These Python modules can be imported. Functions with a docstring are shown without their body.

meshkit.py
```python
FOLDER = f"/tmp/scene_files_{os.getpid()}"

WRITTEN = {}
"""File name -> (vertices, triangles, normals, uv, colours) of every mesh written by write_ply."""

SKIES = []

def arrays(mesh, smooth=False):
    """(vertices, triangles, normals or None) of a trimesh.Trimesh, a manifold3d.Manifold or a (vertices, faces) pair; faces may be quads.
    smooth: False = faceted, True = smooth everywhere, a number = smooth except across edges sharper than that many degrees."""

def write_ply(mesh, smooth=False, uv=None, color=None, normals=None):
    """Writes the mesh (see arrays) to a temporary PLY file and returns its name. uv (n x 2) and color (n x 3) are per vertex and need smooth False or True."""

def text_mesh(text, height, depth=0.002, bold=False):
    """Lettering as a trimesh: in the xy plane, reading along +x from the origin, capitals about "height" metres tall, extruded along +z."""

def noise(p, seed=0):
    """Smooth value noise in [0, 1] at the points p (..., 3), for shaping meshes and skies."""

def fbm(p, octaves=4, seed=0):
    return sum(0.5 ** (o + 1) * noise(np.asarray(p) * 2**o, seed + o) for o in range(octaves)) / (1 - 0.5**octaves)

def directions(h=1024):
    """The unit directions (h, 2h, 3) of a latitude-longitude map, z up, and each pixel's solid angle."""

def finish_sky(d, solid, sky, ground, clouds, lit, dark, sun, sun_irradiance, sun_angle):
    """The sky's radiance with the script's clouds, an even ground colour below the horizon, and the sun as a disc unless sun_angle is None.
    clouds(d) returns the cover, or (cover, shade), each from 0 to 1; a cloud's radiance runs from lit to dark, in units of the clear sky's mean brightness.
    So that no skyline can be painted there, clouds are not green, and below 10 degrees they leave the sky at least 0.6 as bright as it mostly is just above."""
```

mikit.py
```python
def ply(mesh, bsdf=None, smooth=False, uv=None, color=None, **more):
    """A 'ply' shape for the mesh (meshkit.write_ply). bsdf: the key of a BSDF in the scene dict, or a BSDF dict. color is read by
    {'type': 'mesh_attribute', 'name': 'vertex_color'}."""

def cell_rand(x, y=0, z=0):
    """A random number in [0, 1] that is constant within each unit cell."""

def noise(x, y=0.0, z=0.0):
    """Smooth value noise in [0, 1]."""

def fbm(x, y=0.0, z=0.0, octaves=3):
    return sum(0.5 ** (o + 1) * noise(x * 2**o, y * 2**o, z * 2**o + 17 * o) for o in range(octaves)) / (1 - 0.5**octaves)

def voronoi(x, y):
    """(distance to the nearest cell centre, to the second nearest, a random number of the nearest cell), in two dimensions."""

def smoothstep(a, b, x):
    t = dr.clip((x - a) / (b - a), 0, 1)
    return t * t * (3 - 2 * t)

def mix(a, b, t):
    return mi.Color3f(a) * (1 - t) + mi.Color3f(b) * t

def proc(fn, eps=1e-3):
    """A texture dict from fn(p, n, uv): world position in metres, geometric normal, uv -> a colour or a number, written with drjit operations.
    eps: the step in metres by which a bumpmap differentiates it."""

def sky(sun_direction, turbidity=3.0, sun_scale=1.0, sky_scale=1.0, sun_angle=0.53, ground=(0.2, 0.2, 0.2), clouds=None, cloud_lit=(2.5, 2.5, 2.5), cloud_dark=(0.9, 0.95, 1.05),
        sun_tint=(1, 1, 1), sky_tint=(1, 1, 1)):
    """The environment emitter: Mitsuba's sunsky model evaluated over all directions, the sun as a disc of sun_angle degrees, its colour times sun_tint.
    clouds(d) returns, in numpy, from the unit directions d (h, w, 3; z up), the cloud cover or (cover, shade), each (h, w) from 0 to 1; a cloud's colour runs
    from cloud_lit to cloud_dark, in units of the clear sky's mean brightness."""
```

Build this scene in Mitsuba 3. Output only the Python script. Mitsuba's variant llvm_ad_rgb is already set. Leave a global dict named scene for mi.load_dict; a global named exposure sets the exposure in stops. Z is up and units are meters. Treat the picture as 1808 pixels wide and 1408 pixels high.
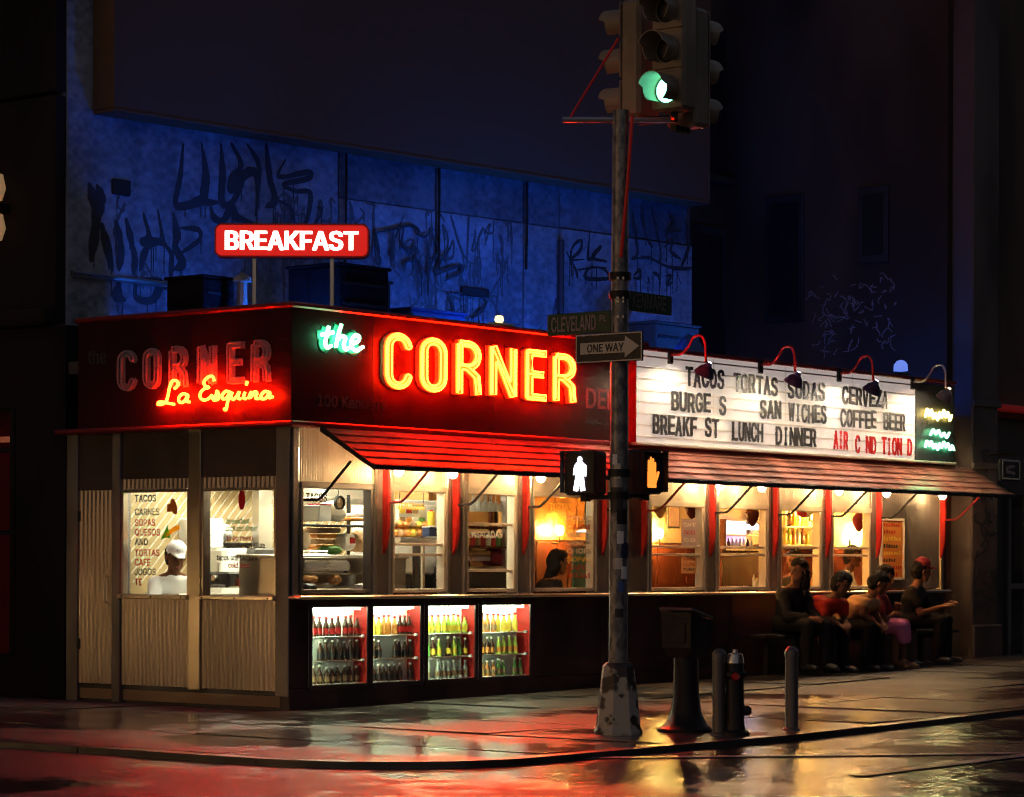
"""A corner diner at night: neon signs, lit windows, wet street. Mitsuba 3, metres, z up.
The long window front lies in the plane y = 0 (facing -y), the short front in x = 0 (facing -x)."""
import math
import numpy as np
import trimesh
import manifold3d as m3
import drjit as dr
import mitsuba as mi
from shapely.geometry import LineString, Polygon, Point, box as sbox
from shapely.ops import unary_union
from shapely import affinity
import mikit
import meshkit
from mikit import proc, noise, fbm, smoothstep, mix

T = mi.ScalarTransform4f
scene, labels = {}, {}
rng = np.random.default_rng(7)

# ------------------------------------------------------------------ camera, sky, exposure
scene['camera'] = {
    'type': 'perspective', 'fov': 21.56, 'fov_axis': 'x', 'near_clip': 0.5, 'far_clip': 600.0,
    'principal_point_offset_y': -0.2088,
    'to_world': T().look_at(origin=[-17.9688, -16.9265, 1.34], target=[-17.1870, -16.3030, 1.34],
                            up=[-0.002557, 0.003207, 0.99999])}
EXPO = 16.0          # the scene is lit this much dimmer and exposed four stops longer
sky = mikit.sky((-0.6, 0.3, 0.05), turbidity=4, sun_scale=0.0, sky_scale=2.6 / EXPO, sky_tint=(0.95, 0.84, 1.05),
                ground=(0.05, 0.05, 0.05))
sky['sampling_weight'] = 2.5
scene['sky'] = sky
exposure = 4.0
# lamp radiances
BULB, COOLER = (270.0, 170.0, 72.0), (28.0, 38.0, 25.0, 1.1)
KITCHEN, SCONCE = (48.0, 49.0, 35.0), (1500.0, 700.0, 135.0, 0.8)
SHOP, LAMP, CANOPY = (52.0, 29.0, 10.5), (85.0, 62.0, 42.0, 0.5), 2.47
GOOSE, FLOOD = (1500.0, 1150.0, 720.0), (10, 11, 9.5, 10, 2.5)
RED_NEON, GREEN_NEON = (150.0, 2.0, 0.17), (2.4, 15.0, 6.5, 0.6)

# ------------------------------------------------------------------ materials
def rgb(*c):
    return {'type': 'rgb', 'value': list(map(float, c))}

def pr(c, rough=0.5, metal=0.0, spec=0.5, **k):
    return {'type': 'principled', 'base_color': c if isinstance(c, dict) else rgb(*c), 'roughness': rough,
            'metallic': metal, 'specular': spec, **k}

def mat(name, d, two=True):
    scene['mat_' + name] = {'type': 'twosided', 'bsdf': d} if two else d

def grime(c, dark=0.55, f=2.0, stretch=0.35):
    c = np.asarray(c, float)
    def fn(p, n, uv):
        a = fbm(p.x * f + 3.1, p.y * f, p.z * f * stretch, 4)
        return mix((c * dark).tolist(), np.minimum(c * 1.15, 0.95).tolist(), smoothstep(0.3, 0.7, a))
    return proc(fn)

mat('black_enamel', pr((0.046, 0.008, 0.009), 0.4, 0.0, 0.1))
mat('dark_paint', pr(grime((0.05, 0.042, 0.046)), 0.45))
mat('maroon_paint', pr(grime((0.055, 0.026, 0.03)), 0.4))
mat('steel', pr(grime((0.44, 0.38, 0.32), 0.8, 1.2), 0.2, 0.9))
mat('bright_steel', pr((0.6, 0.56, 0.5), 0.25, 0.9))
mat('cream_steel', pr(grime((0.52, 0.46, 0.38), 0.75, 2.2), 0.38, 0.25))
mat('dull_steel', pr(grime((0.2, 0.185, 0.18), 0.6, 2.5), 0.42, 0.6))
mat('iron', pr(grime((0.022, 0.02, 0.021), 0.6, 8), 0.45, 0.0, 0.25))
mat('red_paint', pr((0.42, 0.018, 0.014), 0.35))
mat('cable_red', pr((0.8, 0.02, 0.02), 0.35))
mat('awning_red', pr(grime((0.52, 0.23, 0.17), 0.5, 3.0), 0.18, 0.4))
mat('red_trim', pr((0.3, 0.03, 0.035), 0.3, 0.4))
mat('white_board', pr(grime((0.74, 0.72, 0.68), 0.9, 1.5), 0.5))
mat('white', pr((0.78, 0.77, 0.74), 0.5))
mat('offwhite', pr((0.6, 0.55, 0.46), 0.55))
mat('neon_back', pr((0.5, 0.3, 0.16), 0.5))
mat('dead_tube', pr((0.33, 0.25, 0.26), 0.2))
mat('black', pr((0.02, 0.02, 0.022), 0.45))
mat('billboard_black', pr((0.15, 0.075, 0.04), 0.8))
mat('letter_black', pr((0.03, 0.028, 0.028), 0.4))
mat('letter_red', pr((0.4, 0.012, 0.012), 0.35))
mat('paint_ink', pr((0.045, 0.045, 0.05), 0.7))
mat('glass', {'type': 'thindielectric', 'int_ior': 1.5}, two=False)
mat('wood_amber', pr(proc(lambda p, n, uv: mix((0.22, 0.085, 0.02), (0.42, 0.2, 0.06),
    fbm(p.x * 9, p.y * 9, p.z * 0.7, 3))), 0.45))
mat('wood_red', pr(proc(lambda p, n, uv: mix((0.03, 0.005, 0.004), (0.085, 0.02, 0.009),
    fbm(p.x * 9, p.y * 9, p.z * 0.5, 3))), 0.5, 0.0, 0.12))
mat('cream_wall', pr((0.66, 0.56, 0.38), 0.6))
mat('beadboard', pr((0.4, 0.29, 0.15), 0.45))
mat('teal', pr((0.03, 0.16, 0.13), 0.4))
mat('blue_tarp', pr((0.05, 0.11, 0.32), 0.5))
mat('yellow', pr((0.72, 0.5, 0.05), 0.5))
mat('orange', pr((0.6, 0.22, 0.04), 0.45))
mat('brown_card', pr((0.33, 0.19, 0.09), 0.7))
mat('green', pr((0.1, 0.26, 0.06), 0.5))
mat('bottle_brown', pr((0.06, 0.02, 0.01), 0.12))
mat('bottle_green', pr((0.12, 0.3, 0.06), 0.12))
mat('bottle_lime', pr((0.42, 0.55, 0.08), 0.12))
mat('bottle_yellow', pr((0.66, 0.52, 0.07), 0.12))
mat('bottle_orange', pr((0.6, 0.22, 0.05), 0.12))
mat('bottle_clear', pr((0.5, 0.52, 0.48), 0.12))
mat('sign_green', pr((0.02, 0.06, 0.035), 0.4))
mat('grey_cloth', pr((0.12, 0.12, 0.13), 0.8))

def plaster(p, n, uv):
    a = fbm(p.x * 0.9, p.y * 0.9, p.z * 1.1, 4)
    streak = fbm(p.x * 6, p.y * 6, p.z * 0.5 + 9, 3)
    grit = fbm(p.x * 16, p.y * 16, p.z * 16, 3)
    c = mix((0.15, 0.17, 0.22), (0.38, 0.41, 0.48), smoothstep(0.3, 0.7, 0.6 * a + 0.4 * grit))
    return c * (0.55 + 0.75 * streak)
def wall_h(p, n, uv):
    return fbm(p.x * 9, p.y * 9, p.z * 9, 4) + 0.3 * noise(p.x * 45, p.y * 45, p.z * 45)
mat('plaster', {'type': 'bumpmap', 'arbitrary': proc(wall_h, 0.01), 'scale': 0.03, 'bsdf': pr(proc(plaster), 0.85)})
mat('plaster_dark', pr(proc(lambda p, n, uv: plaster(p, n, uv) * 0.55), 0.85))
mat('street_wall', pr(grime((0.03, 0.022, 0.022), 0.5, 0.8), 0.9, 0.0, 0.1))
mat('faded_ink', pr((0.11, 0.11, 0.12), 0.8))
for _n, _c in dict(decal_brown=(0.3, 0.13, 0.05), decal_gold=(0.75, 0.42, 0.06), decal_green=(0.12, 0.34, 0.05), decal_red=(0.35, 0.05, 0.05)).items():
    mat(_n, {'type': 'principledthin', 'base_color': rgb(*_c), 'roughness': 0.6, 'diff_trans': 1.3}, False)
mat('far_wall', pr(grime((0.12, 0.07, 0.05), 0.5, 0.8), 0.8))
mat('brown_wall', pr(grime((0.12, 0.095, 0.09), 0.5, 1.6), 0.75))

def pole_paint(p, n, uv):
    a = fbm(p.x * 30, p.y * 30, p.z * 14, 4)
    return mix((0.1, 0.1, 0.115), (0.25, 0.24, 0.235), smoothstep(0.3, 0.65, a))
mat('pole_paint', pr(proc(pole_paint), 0.35, 0.3))
def base_paint(p, n, uv):
    a = fbm(p.x * 9 + 4, p.y * 9, p.z * 8, 4)
    return mix((0.05, 0.04, 0.035), (0.44, 0.4, 0.33), smoothstep(0.42, 0.54, a))
mat('base_paint', pr(proc(base_paint), 0.5))
mat('signal_paint', pr(grime((0.27, 0.21, 0.145), 0.6, 4), 0.4))

# wet ground: gloss and fine relief vary, pools in the low places
def wet_rough(lo, hi, f):
    def fn(p, n, uv):
        a = fbm(p.x * f, p.y * f, 0.0, 4)
        b = fbm(p.x * 9 * f + 5, p.y * 9 * f, 2.0, 2)
        return lo + (hi - lo) * smoothstep(0.43, 0.57, a * 0.75 + b * 0.25)
    return proc(fn)
def asphalt_h(p, n, uv):
    return 0.5 * fbm(p.x * 3.1, p.y * 3.1, 0.0, 4) + 0.22 * noise(p.x * 9, p.y * 9, 1.0) + 0.15 * noise(p.x * 30, p.y * 30, 0.0) + 0.05 * noise(p.x * 90, p.y * 90, 3.0)
def concrete_h(p, n, uv):
    return 0.5 * fbm(p.x * 2.3 + 7, p.y * 2.3, 0.0, 3) + 0.16 * noise(p.x * 7, p.y * 7, 1.0) + 0.1 * noise(p.x * 40, p.y * 40, 0.0)
mat('asphalt', {'type': 'bumpmap', 'arbitrary': proc(asphalt_h, 0.01), 'scale': 0.022,
                'bsdf': pr(proc(lambda p, n, uv: mix((0.008, 0.008, 0.009), (0.026, 0.024, 0.024),
                            fbm(p.x * 1.3, p.y * 1.3, 0.0, 4))), wet_rough(0.14, 0.5, 0.55), 0.0, 0.9)})
mat('sidewalk', {'type': 'bumpmap', 'arbitrary': proc(concrete_h, 0.01), 'scale': 0.016,
                 'bsdf': pr(proc(lambda p, n, uv: mix((0.016, 0.015, 0.014), (0.05, 0.046, 0.042),
                            fbm(p.x * 1.1, p.y * 1.1, 4.0, 4))), wet_rough(0.15, 0.52, 0.7), 0.0, 0.85)})
mat('kerb', pr(grime((0.05, 0.046, 0.044), 0.6, 3), 0.3))
mat('road_paint', pr(grime((0.3, 0.31, 0.33), 0.4, 6), 0.4))
for _n, _c in dict(skin_tan=(0.2, 0.09, 0.05), skin_brown=(0.13, 0.055, 0.03), skin_pale=(0.52, 0.32, 0.22),
                   hair=(0.01, 0.008, 0.007), cloth_black=(0.012, 0.011, 0.013), cloth_red=(0.5, 0.035, 0.02),
                   cloth_sand=(0.55, 0.3, 0.13), cloth_pink=(0.55, 0.16, 0.33), cloth_white=(0.75, 0.75, 0.76),
                   cloth_navy=(0.03, 0.04, 0.09), cloth_wine=(0.22, 0.03, 0.04), lip=(0.3, 0.09, 0.07)).items():
    mat(_n, pr(_c, 0.65, 0.0, 0.12))
mat('eye', pr((0.03, 0.02, 0.02), 0.1))

# ------------------------------------------------------------------ mesh helpers
def box(x0, x1, y0, y1, z0, z1, b=0.0):
    lo = np.minimum([x0, y0, z0], [x1, y1, z1]); hi = np.maximum([x0, y0, z0], [x1, y1, z1])
    if b <= 0:
        m = trimesh.creation.box(hi - lo)
        m.apply_translation((lo + hi) / 2)
        return m
    b = min(b, 0.45 * (hi - lo).min())
    pts = []
    for sx in (0, 1):
        for sy in (0, 1):
            for sz in (0, 1):
                c = np.where([sx, sy, sz], hi, lo); s = np.where([sx, sy, sz], -b, b)
                for k in range(3):
                    q = c + s; q[k] = c[k]; pts.append(q)
    return trimesh.convex.convex_hull(np.array(pts))

def cat(*ms):
    return trimesh.util.concatenate([m for m in ms if m is not None])

def tube(pts, r, sides=8, closed=False):
    """A round tube along a polyline, capped unless closed; r one radius or one per point."""
    p = np.asarray(pts, float)
    n = len(p); rr = np.broadcast_to(r, (n,))
    t = (np.roll(p, -1, 0) - np.roll(p, 1, 0)) if closed else np.gradient(p, axis=0)
    t /= np.linalg.norm(t, axis=1, keepdims=True) + 1e-12
    a = np.cross(t[0], [0, 0, 1.0] if abs(t[0][2]) < 0.9 else [1.0, 0, 0]); A = []
    for k in range(n):
        a = a - t[k] * (a @ t[k]); a /= np.linalg.norm(a) + 1e-12; A.append(a)
    A = np.array(A); B = np.cross(t, A); ang = np.arange(sides) * 2 * np.pi / sides
    v = p[:, None] + rr[:, None, None] * (np.cos(ang)[None, :, None] * A[:, None] + np.sin(ang)[None, :, None] * B[:, None])
    v = v.reshape(-1, 3); f = []
    for k in range(n if closed else n - 1):
        k2 = (k + 1) % n
        for j in range(sides):
            j2 = (j + 1) % sides
            f += [[k * sides + j, k * sides + j2, k2 * sides + j2], [k * sides + j, k2 * sides + j2, k2 * sides + j]]
    if not closed:
        v = np.vstack([v, p[:1], p[-1:]]); c0, c1 = len(v) - 2, len(v) - 1
        for j in range(sides):
            j2 = (j + 1) % sides
            f += [[c0, j2, j], [c1, (n - 1) * sides + j, (n - 1) * sides + j2]]
    return trimesh.Trimesh(v, f, process=False)

def lathe(profile, sides=14, at=(0, 0, 0)):
    """Revolve (radius, z) about the vertical axis."""
    m = trimesh.creation.revolve(np.array(profile, float), sections=sides)
    if m.volume < 0:
        m.invert()
    m.apply_translation(at)
    return m

def frame(m, o, ex, ey, ez):
    M = np.eye(4); M[:3, 0], M[:3, 1], M[:3, 2], M[:3, 3] = ex, ey, ez, o
    m = m.copy(); m.apply_transform(M)
    return m

def on_right(m, y=0.0, x=0.0, z=0.0):
    """Local (right, up, out) on the long front; out is -y."""
    return frame(m, (x, y, z), (1, 0, 0), (0, 0, 1), (0, -1, 0))

def on_left(m, x=0.0, y=0.0, z=0.0):
    """Local (right, up, out) on the short front; out is -x and reading goes towards -y."""
    return frame(m, (x, y, z), (0, -1, 0), (0, 0, 1), (-1, 0, 0))

def slab(poly, h):
    polys = list(getattr(poly, 'geoms', [poly]))
    return cat(*[trimesh.creation.extrude_polygon(g, h, engine='earcut') for g in polys if g.area > 1e-7])

def text(s, height, depth=0.004, bold=False, width=None):
    """Lettering centred at 0 horizontally, standing on 0; width squeezes or stretches it."""
    m = meshkit.text_mesh(s, height, depth, bold)
    lo, hi = m.bounds
    k = 1.0 if width is None else width / (hi[0] - lo[0])
    m.apply_translation([-(lo[0] + hi[0]) / 2, 0, 0])
    m.apply_scale([k, 1, 1])
    return m

def sbox_mesh(u0, u1, v0, v1):
    return trimesh.Trimesh([[u0, v0, 0], [u1, v0, 0], [u1, v1, 0], [u0, v1, 0]], [[0, 1, 2], [0, 2, 3]], process=False)

def ribs(w, h, pitch, amp, o):
    """A corrugated sheet w x h with vertical round ribs, origin o, local (right, up, out)."""
    n = max(4, int(w / pitch) * 8)
    u = np.linspace(0, w, n + 1)
    d = amp * np.abs(np.sin(np.pi * u / pitch)) ** 1.2
    v = np.vstack([np.c_[u, u * 0, d], np.c_[u, u * 0 + h, d]]) + o
    i = np.arange(n)
    f = np.vstack([np.c_[i, i + 1, i + n + 2], np.c_[i, i + n + 2, i + n + 1]])
    return trimesh.Trimesh(v, f, process=False)

def smooth_line(pts, n=6, closed=False):
    """Catmull-Rom through points of any dimension."""
    p = np.asarray(pts, float)
    if len(p) < 3:
        return p
    q = np.vstack([p[-1:], p, p[:2]]) if closed else np.vstack([2 * p[:1] - p[1:2], p, 2 * p[-1:] - p[-2:-1]])
    out = []
    for k in range(len(q) - 3):
        a, b, c, d = q[k:k + 4]
        for t in np.arange(n) / n:
            out.append(0.5 * (2 * b + (c - a) * t + (2 * a - 5 * b + 4 * c - d) * t * t + (3 * b - a - 3 * c + d) * t ** 3))
    if not closed:
        out.append(q[-2])
    return np.array(out)

# ------------------------------------------------------------------ object helpers
used = {}
def num(name):
    k = used.get(name, -1) + 1
    used[name] = k
    return name if k == 0 else f'{name}_{k:03d}'

def put(key, mesh, m, smooth=30, emit=None):
    more = {}
    if emit is not None:
        w = emit[3] if len(emit) > 3 else 1.0
        more = {'emitter': {'type': 'area', 'radiance': rgb(*[c / EXPO for c in emit[:3]]), 'sampling_weight': float(w)}}
    scene[key] = mikit.ply(mesh, 'mat_' + m, smooth=smooth, **more)
    return key

def thing(name, label, category, group=None, mesh=None, m=None, smooth=30, emit=None):
    key = num(name)
    labels[key] = {'label': label, 'category': category}
    if group:
        labels[key]['group'] = group
    if mesh is not None:
        put(key, mesh, m, smooth, emit)
    return key

def part(t, name, mesh, m, smooth=30, emit=None, label=None):
    key = put(num(t + '__' + name), mesh, m, smooth, emit)
    if label:
        labels[key] = {'label': label}
    return key

def struct(name, mesh, m, label, smooth=30):
    put(name, mesh, m, smooth)
    labels[name] = {'label': label, 'kind': 'structure'}
    return name

def stuff_part(t, name, mesh, m, smooth=30, label=None):
    key = put(num(t + '__' + name), mesh, m, smooth)
    labels[key] = {'kind': 'stuff'}
    if label:
        labels[key]['label'] = label
    return key

# ------------------------------------------------------------------ ground
def rise(x):
    return 0.014 * np.clip(x, 0, 30)

def drape(mesh, z=0.0):
    v = np.array(mesh.vertices)
    v[:, 2] += rise(v[:, 0]) + z
    return trimesh.Trimesh(v, mesh.faces, process=False)

gx = np.unique(np.r_[np.linspace(-90, 0, 10), np.linspace(0, 30, 4), np.linspace(30, 160, 8)])
gy = np.linspace(-90, 130, 12)
X, Y = np.meshgrid(gx, gy, indexing='ij')
i, j = np.meshgrid(np.arange(len(gx) - 1), np.arange(len(gy) - 1), indexing='ij')
q = (i * len(gy) + j).ravel()
struct('road', trimesh.Trimesh(np.c_[X.ravel(), Y.ravel(), rise(X.ravel()) - 0.045],
       np.vstack([np.c_[q, q + len(gy), q + len(gy) + 1], np.c_[q, q + len(gy) + 1, q + 1]]), process=False),
       'asphalt', 'dark wet asphalt roadway glistening with red and amber reflections', False)

walk = unary_union([sbox(-4.6, -5.4, 40, 0.02), sbox(-4.6, -5.4, 0.02, 40)])
walk = walk.difference(sbox(-4.6, -5.4, -3.2, -4.0)).union(Point(-3.2, -4.0).buffer(1.4, 24).intersection(sbox(-4.7, -5.5, -3.2, -4.0)))
inner = walk.buffer(-0.16)
def densify(poly, xs):
    return [g for a, b in zip(xs[:-1], xs[1:]) for g in getattr(poly.intersection(sbox(a, -99, b, 99)), 'geoms', [poly.intersection(sbox(a, -99, b, 99))]) if g.area > 1e-6]
struct('sidewalk', cat(*[drape(slab(g, 0.09), -0.113) for g in densify(walk.buffer(-0.05), [-10, 0, 15, 30, 50])]),
       'kerb', 'wet concrete pavement around the diner corner')
xs = [-4.44, -2.95, -1.45, 0.02, 1.55, 3.1, 4.65, 6.2, 7.75, 9.3, 10.85, 12.4, 13.95, 15.5, 17.1, 18.7, 20.3, 22, 24]
ys = [-5.24, -3.5, -1.75, 0.0, 1.6, 3.2, 4.8, 6.4, 8, 10, 12]
for a, b in zip(xs[:-1], xs[1:]):
    for c, d in zip(ys[:-1], ys[1:]):
        if a >= 0 and c >= 0:
            continue
        g = inner.intersection(sbox(a + 0.007, c + 0.007, b - 0.007, d - 0.007))
        if g.is_empty or g.area < 0.05:
            continue
        m = drape(slab(g.simplify(0.004), 0.035), -0.033)
        tilt = rng.normal(0, 0.005, 2)
        v = np.array(m.vertices); v[:, 2] += (v[:, 0] - (a + b) / 2) * tilt[0] + (v[:, 1] - (c + d) / 2) * tilt[1] + rng.normal(0, 0.003)
        part('sidewalk', 'slab', trimesh.Trimesh(v, m.faces, process=False), 'sidewalk', False)
ring = walk.difference(walk.buffer(-0.15))
line = walk.exterior
n_stone = 0
for s0 in np.arange(0, line.length, 1.8):
    seg = [line.interpolate(s) for s in np.linspace(s0 + 0.006, s0 + 1.794, 7)]
    if min(p.x for p in seg) > 26 or min(p.y for p in seg) > 12 or all(p.x > 0 and p.y > -1 for p in seg):
        continue
    g = LineString([(p.x, p.y) for p in seg]).buffer(0.148, cap_style=2).intersection(walk)
    if g.is_empty or g.area < 0.02:
        continue
    part('sidewalk', 'kerb_stone', drape(slab(g, 0.125), -0.121 + rng.normal(0, 0.002)), 'kerb', False)
for cx, cy, w, ang in ((-1.416, -7.626, 2.6, 2), (-1.977, -5.884, 5.0, -40)):
    g = affinity.rotate(sbox(cx - w / 2, cy - 0.07, cx + w / 2, cy + 0.07), ang)
    part('road', 'painted_line', drape(slab(g, 0.004), -0.038), 'road_paint', False)

# ------------------------------------------------------------------ the diner building
D = thing('diner_building', 'low single storey corner diner with steel window fronts and neon signs', 'diner')
WX = [(0.12, 1.12), (1.40, 2.20), (2.51, 3.30), (3.57, 4.63), (5.62, 6.64), (6.92, 7.92), (8.19, 9.07), (9.32, 10.20)]
SILL, HEAD, EAVE, ROOF = 1.07, 2.04, 2.60, 3.70
END = 12.0
# wall below the sill, with the four cooler bays left open
COOL = [(0.275, 1.061), (1.117, 1.835), (1.92, 2.665), (2.754, 3.547)]
cz0, cz1 = 0.2, 0.955
part(D, 'base_wall', cat(box(0, END, 0.0, 0.12, 0.0, cz0 - 0.004), box(0, COOL[0][0] - 0.03, 0, 0.12, cz0, SILL - 0.05),
     box(COOL[3][1] + 0.03, END, 0, 0.12, cz0, SILL - 0.05), box(0, COOL[3][1] + 0.03, 0.001, 0.12, cz1 + 0.004, SILL - 0.05)), 'maroon_paint')
part(D, 'sill_ledge', box(-0.02, 11.95, -0.15, 0.02, SILL - 0.055, SILL - 0.02, 0.012), 'bright_steel')
for x in (4.75, 5.95, 7.2, 8.4, 9.6, 10.8):
    part(D, 'base_batten', box(x, x + 0.05, -0.012, 0.002, 0.02, 1.0), 'maroon_paint')
edges = [(0.0, 0.12)] + [(WX[k][1], WX[k + 1][0]) for k in range(7)] + [(10.20, 10.36), (11.9, END)]
for a, b in edges:
    part(D, 'pillar', box(a + 0.02, b - 0.02, -0.015, 0.12, SILL - 0.02, EAVE, 0.008), 'dull_steel')
    if b - a > 0.2:
        for e in (a + 0.0, b - 0.055):
            part(D, 'pillar_trim', box(e, e + 0.05, -0.035, 0.1, SILL - 0.02, 2.3, 0.006), 'bright_steel')
part(D, 'corrugated_panel', on_right(ribs(1.52, EAVE - SILL, 0.05, 0.012, (10.36, SILL, 0.0))), 'dull_steel', True)

rail_z = {1: (1.533, 1.435), 2: (1.746, 1.282), 4: (1.545, 1.459),
          5: (1.549, 1.466), 6: (1.558, 1.466), 7: (1.56, 1.472)}
pane_h = {}
for k, (a, b) in enumerate(WX):
    top = HEAD - (0.06 if k in (4, 5, 6, 7) else 0.0)
    part(D, 'header_panel', on_right(ribs(b - a, EAVE - top - 0.06, 0.034, 0.006, (a, top + 0.06, -0.002))), 'cream_steel', True)
    w = part(D, 'window', cat(box(a, a + 0.035, -0.02, 0.08, SILL, top, 0.004), box(b - 0.035, b, -0.02, 0.08, SILL, top, 0.004),
             box(a + 0.035, b - 0.035, -0.021, 0.08, SILL, SILL + 0.035, 0.004), box(a, b, -0.03, 0.08, top + 0.001, top + 0.06, 0.006)),
             'cream_steel' if k > 0 else 'dull_steel')
    for z in rail_z.get(k, ()):
        part(w, 'rail', box(a + 0.036, b - 0.036, 0.004, 0.05, z - 0.014, z + 0.014, 0.004), 'cream_steel')
    cuts = [SILL + 0.036] + list(rail_z.get(k, ())[::-1]) + [top]
    for z0, z1 in zip(cuts[:-1], cuts[1:]):
        part(w, 'pane', on_right(sbox_mesh(a + 0.03, b - 0.03, z0 + 0.01, z1), -0.0 + 0.03 - 0.0), 'glass', False)

# red tapered fins at the pillars and the bent stays that hold the awning
FX = [1.277, 2.312, 3.415, 4.762, 5.475, 6.765, 8.053, 9.19, 10.342, 11.901]
for x in FX:
    prof = Polygon([(0.0, 1.44), (0.03, 1.5), (0.06, 1.66), (0.068, 1.95), (0.065, 2.2), (0.055, 2.42), (0.0, 2.42)])
    m = frame(slab(prof, 0.038), (x + 0.019, -0.016, 0), (0, -1, 0), (0, 0, 1), (-1, 0, 0))
    part(D, 'red_fin', m, 'red_paint')
for x in [0.13] + FX:
    p = smooth_line([(x, -0.05, 1.93), (x, -0.16, 1.93), (x, -0.26, 1.95), (x, -0.5, 2.16), (x, -0.62, 2.27)], 4)
    part(D, 'awning_stay', tube(p, 0.013, 6), 'iron' if rng.random() < 0.7 else 'red_trim')

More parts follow.
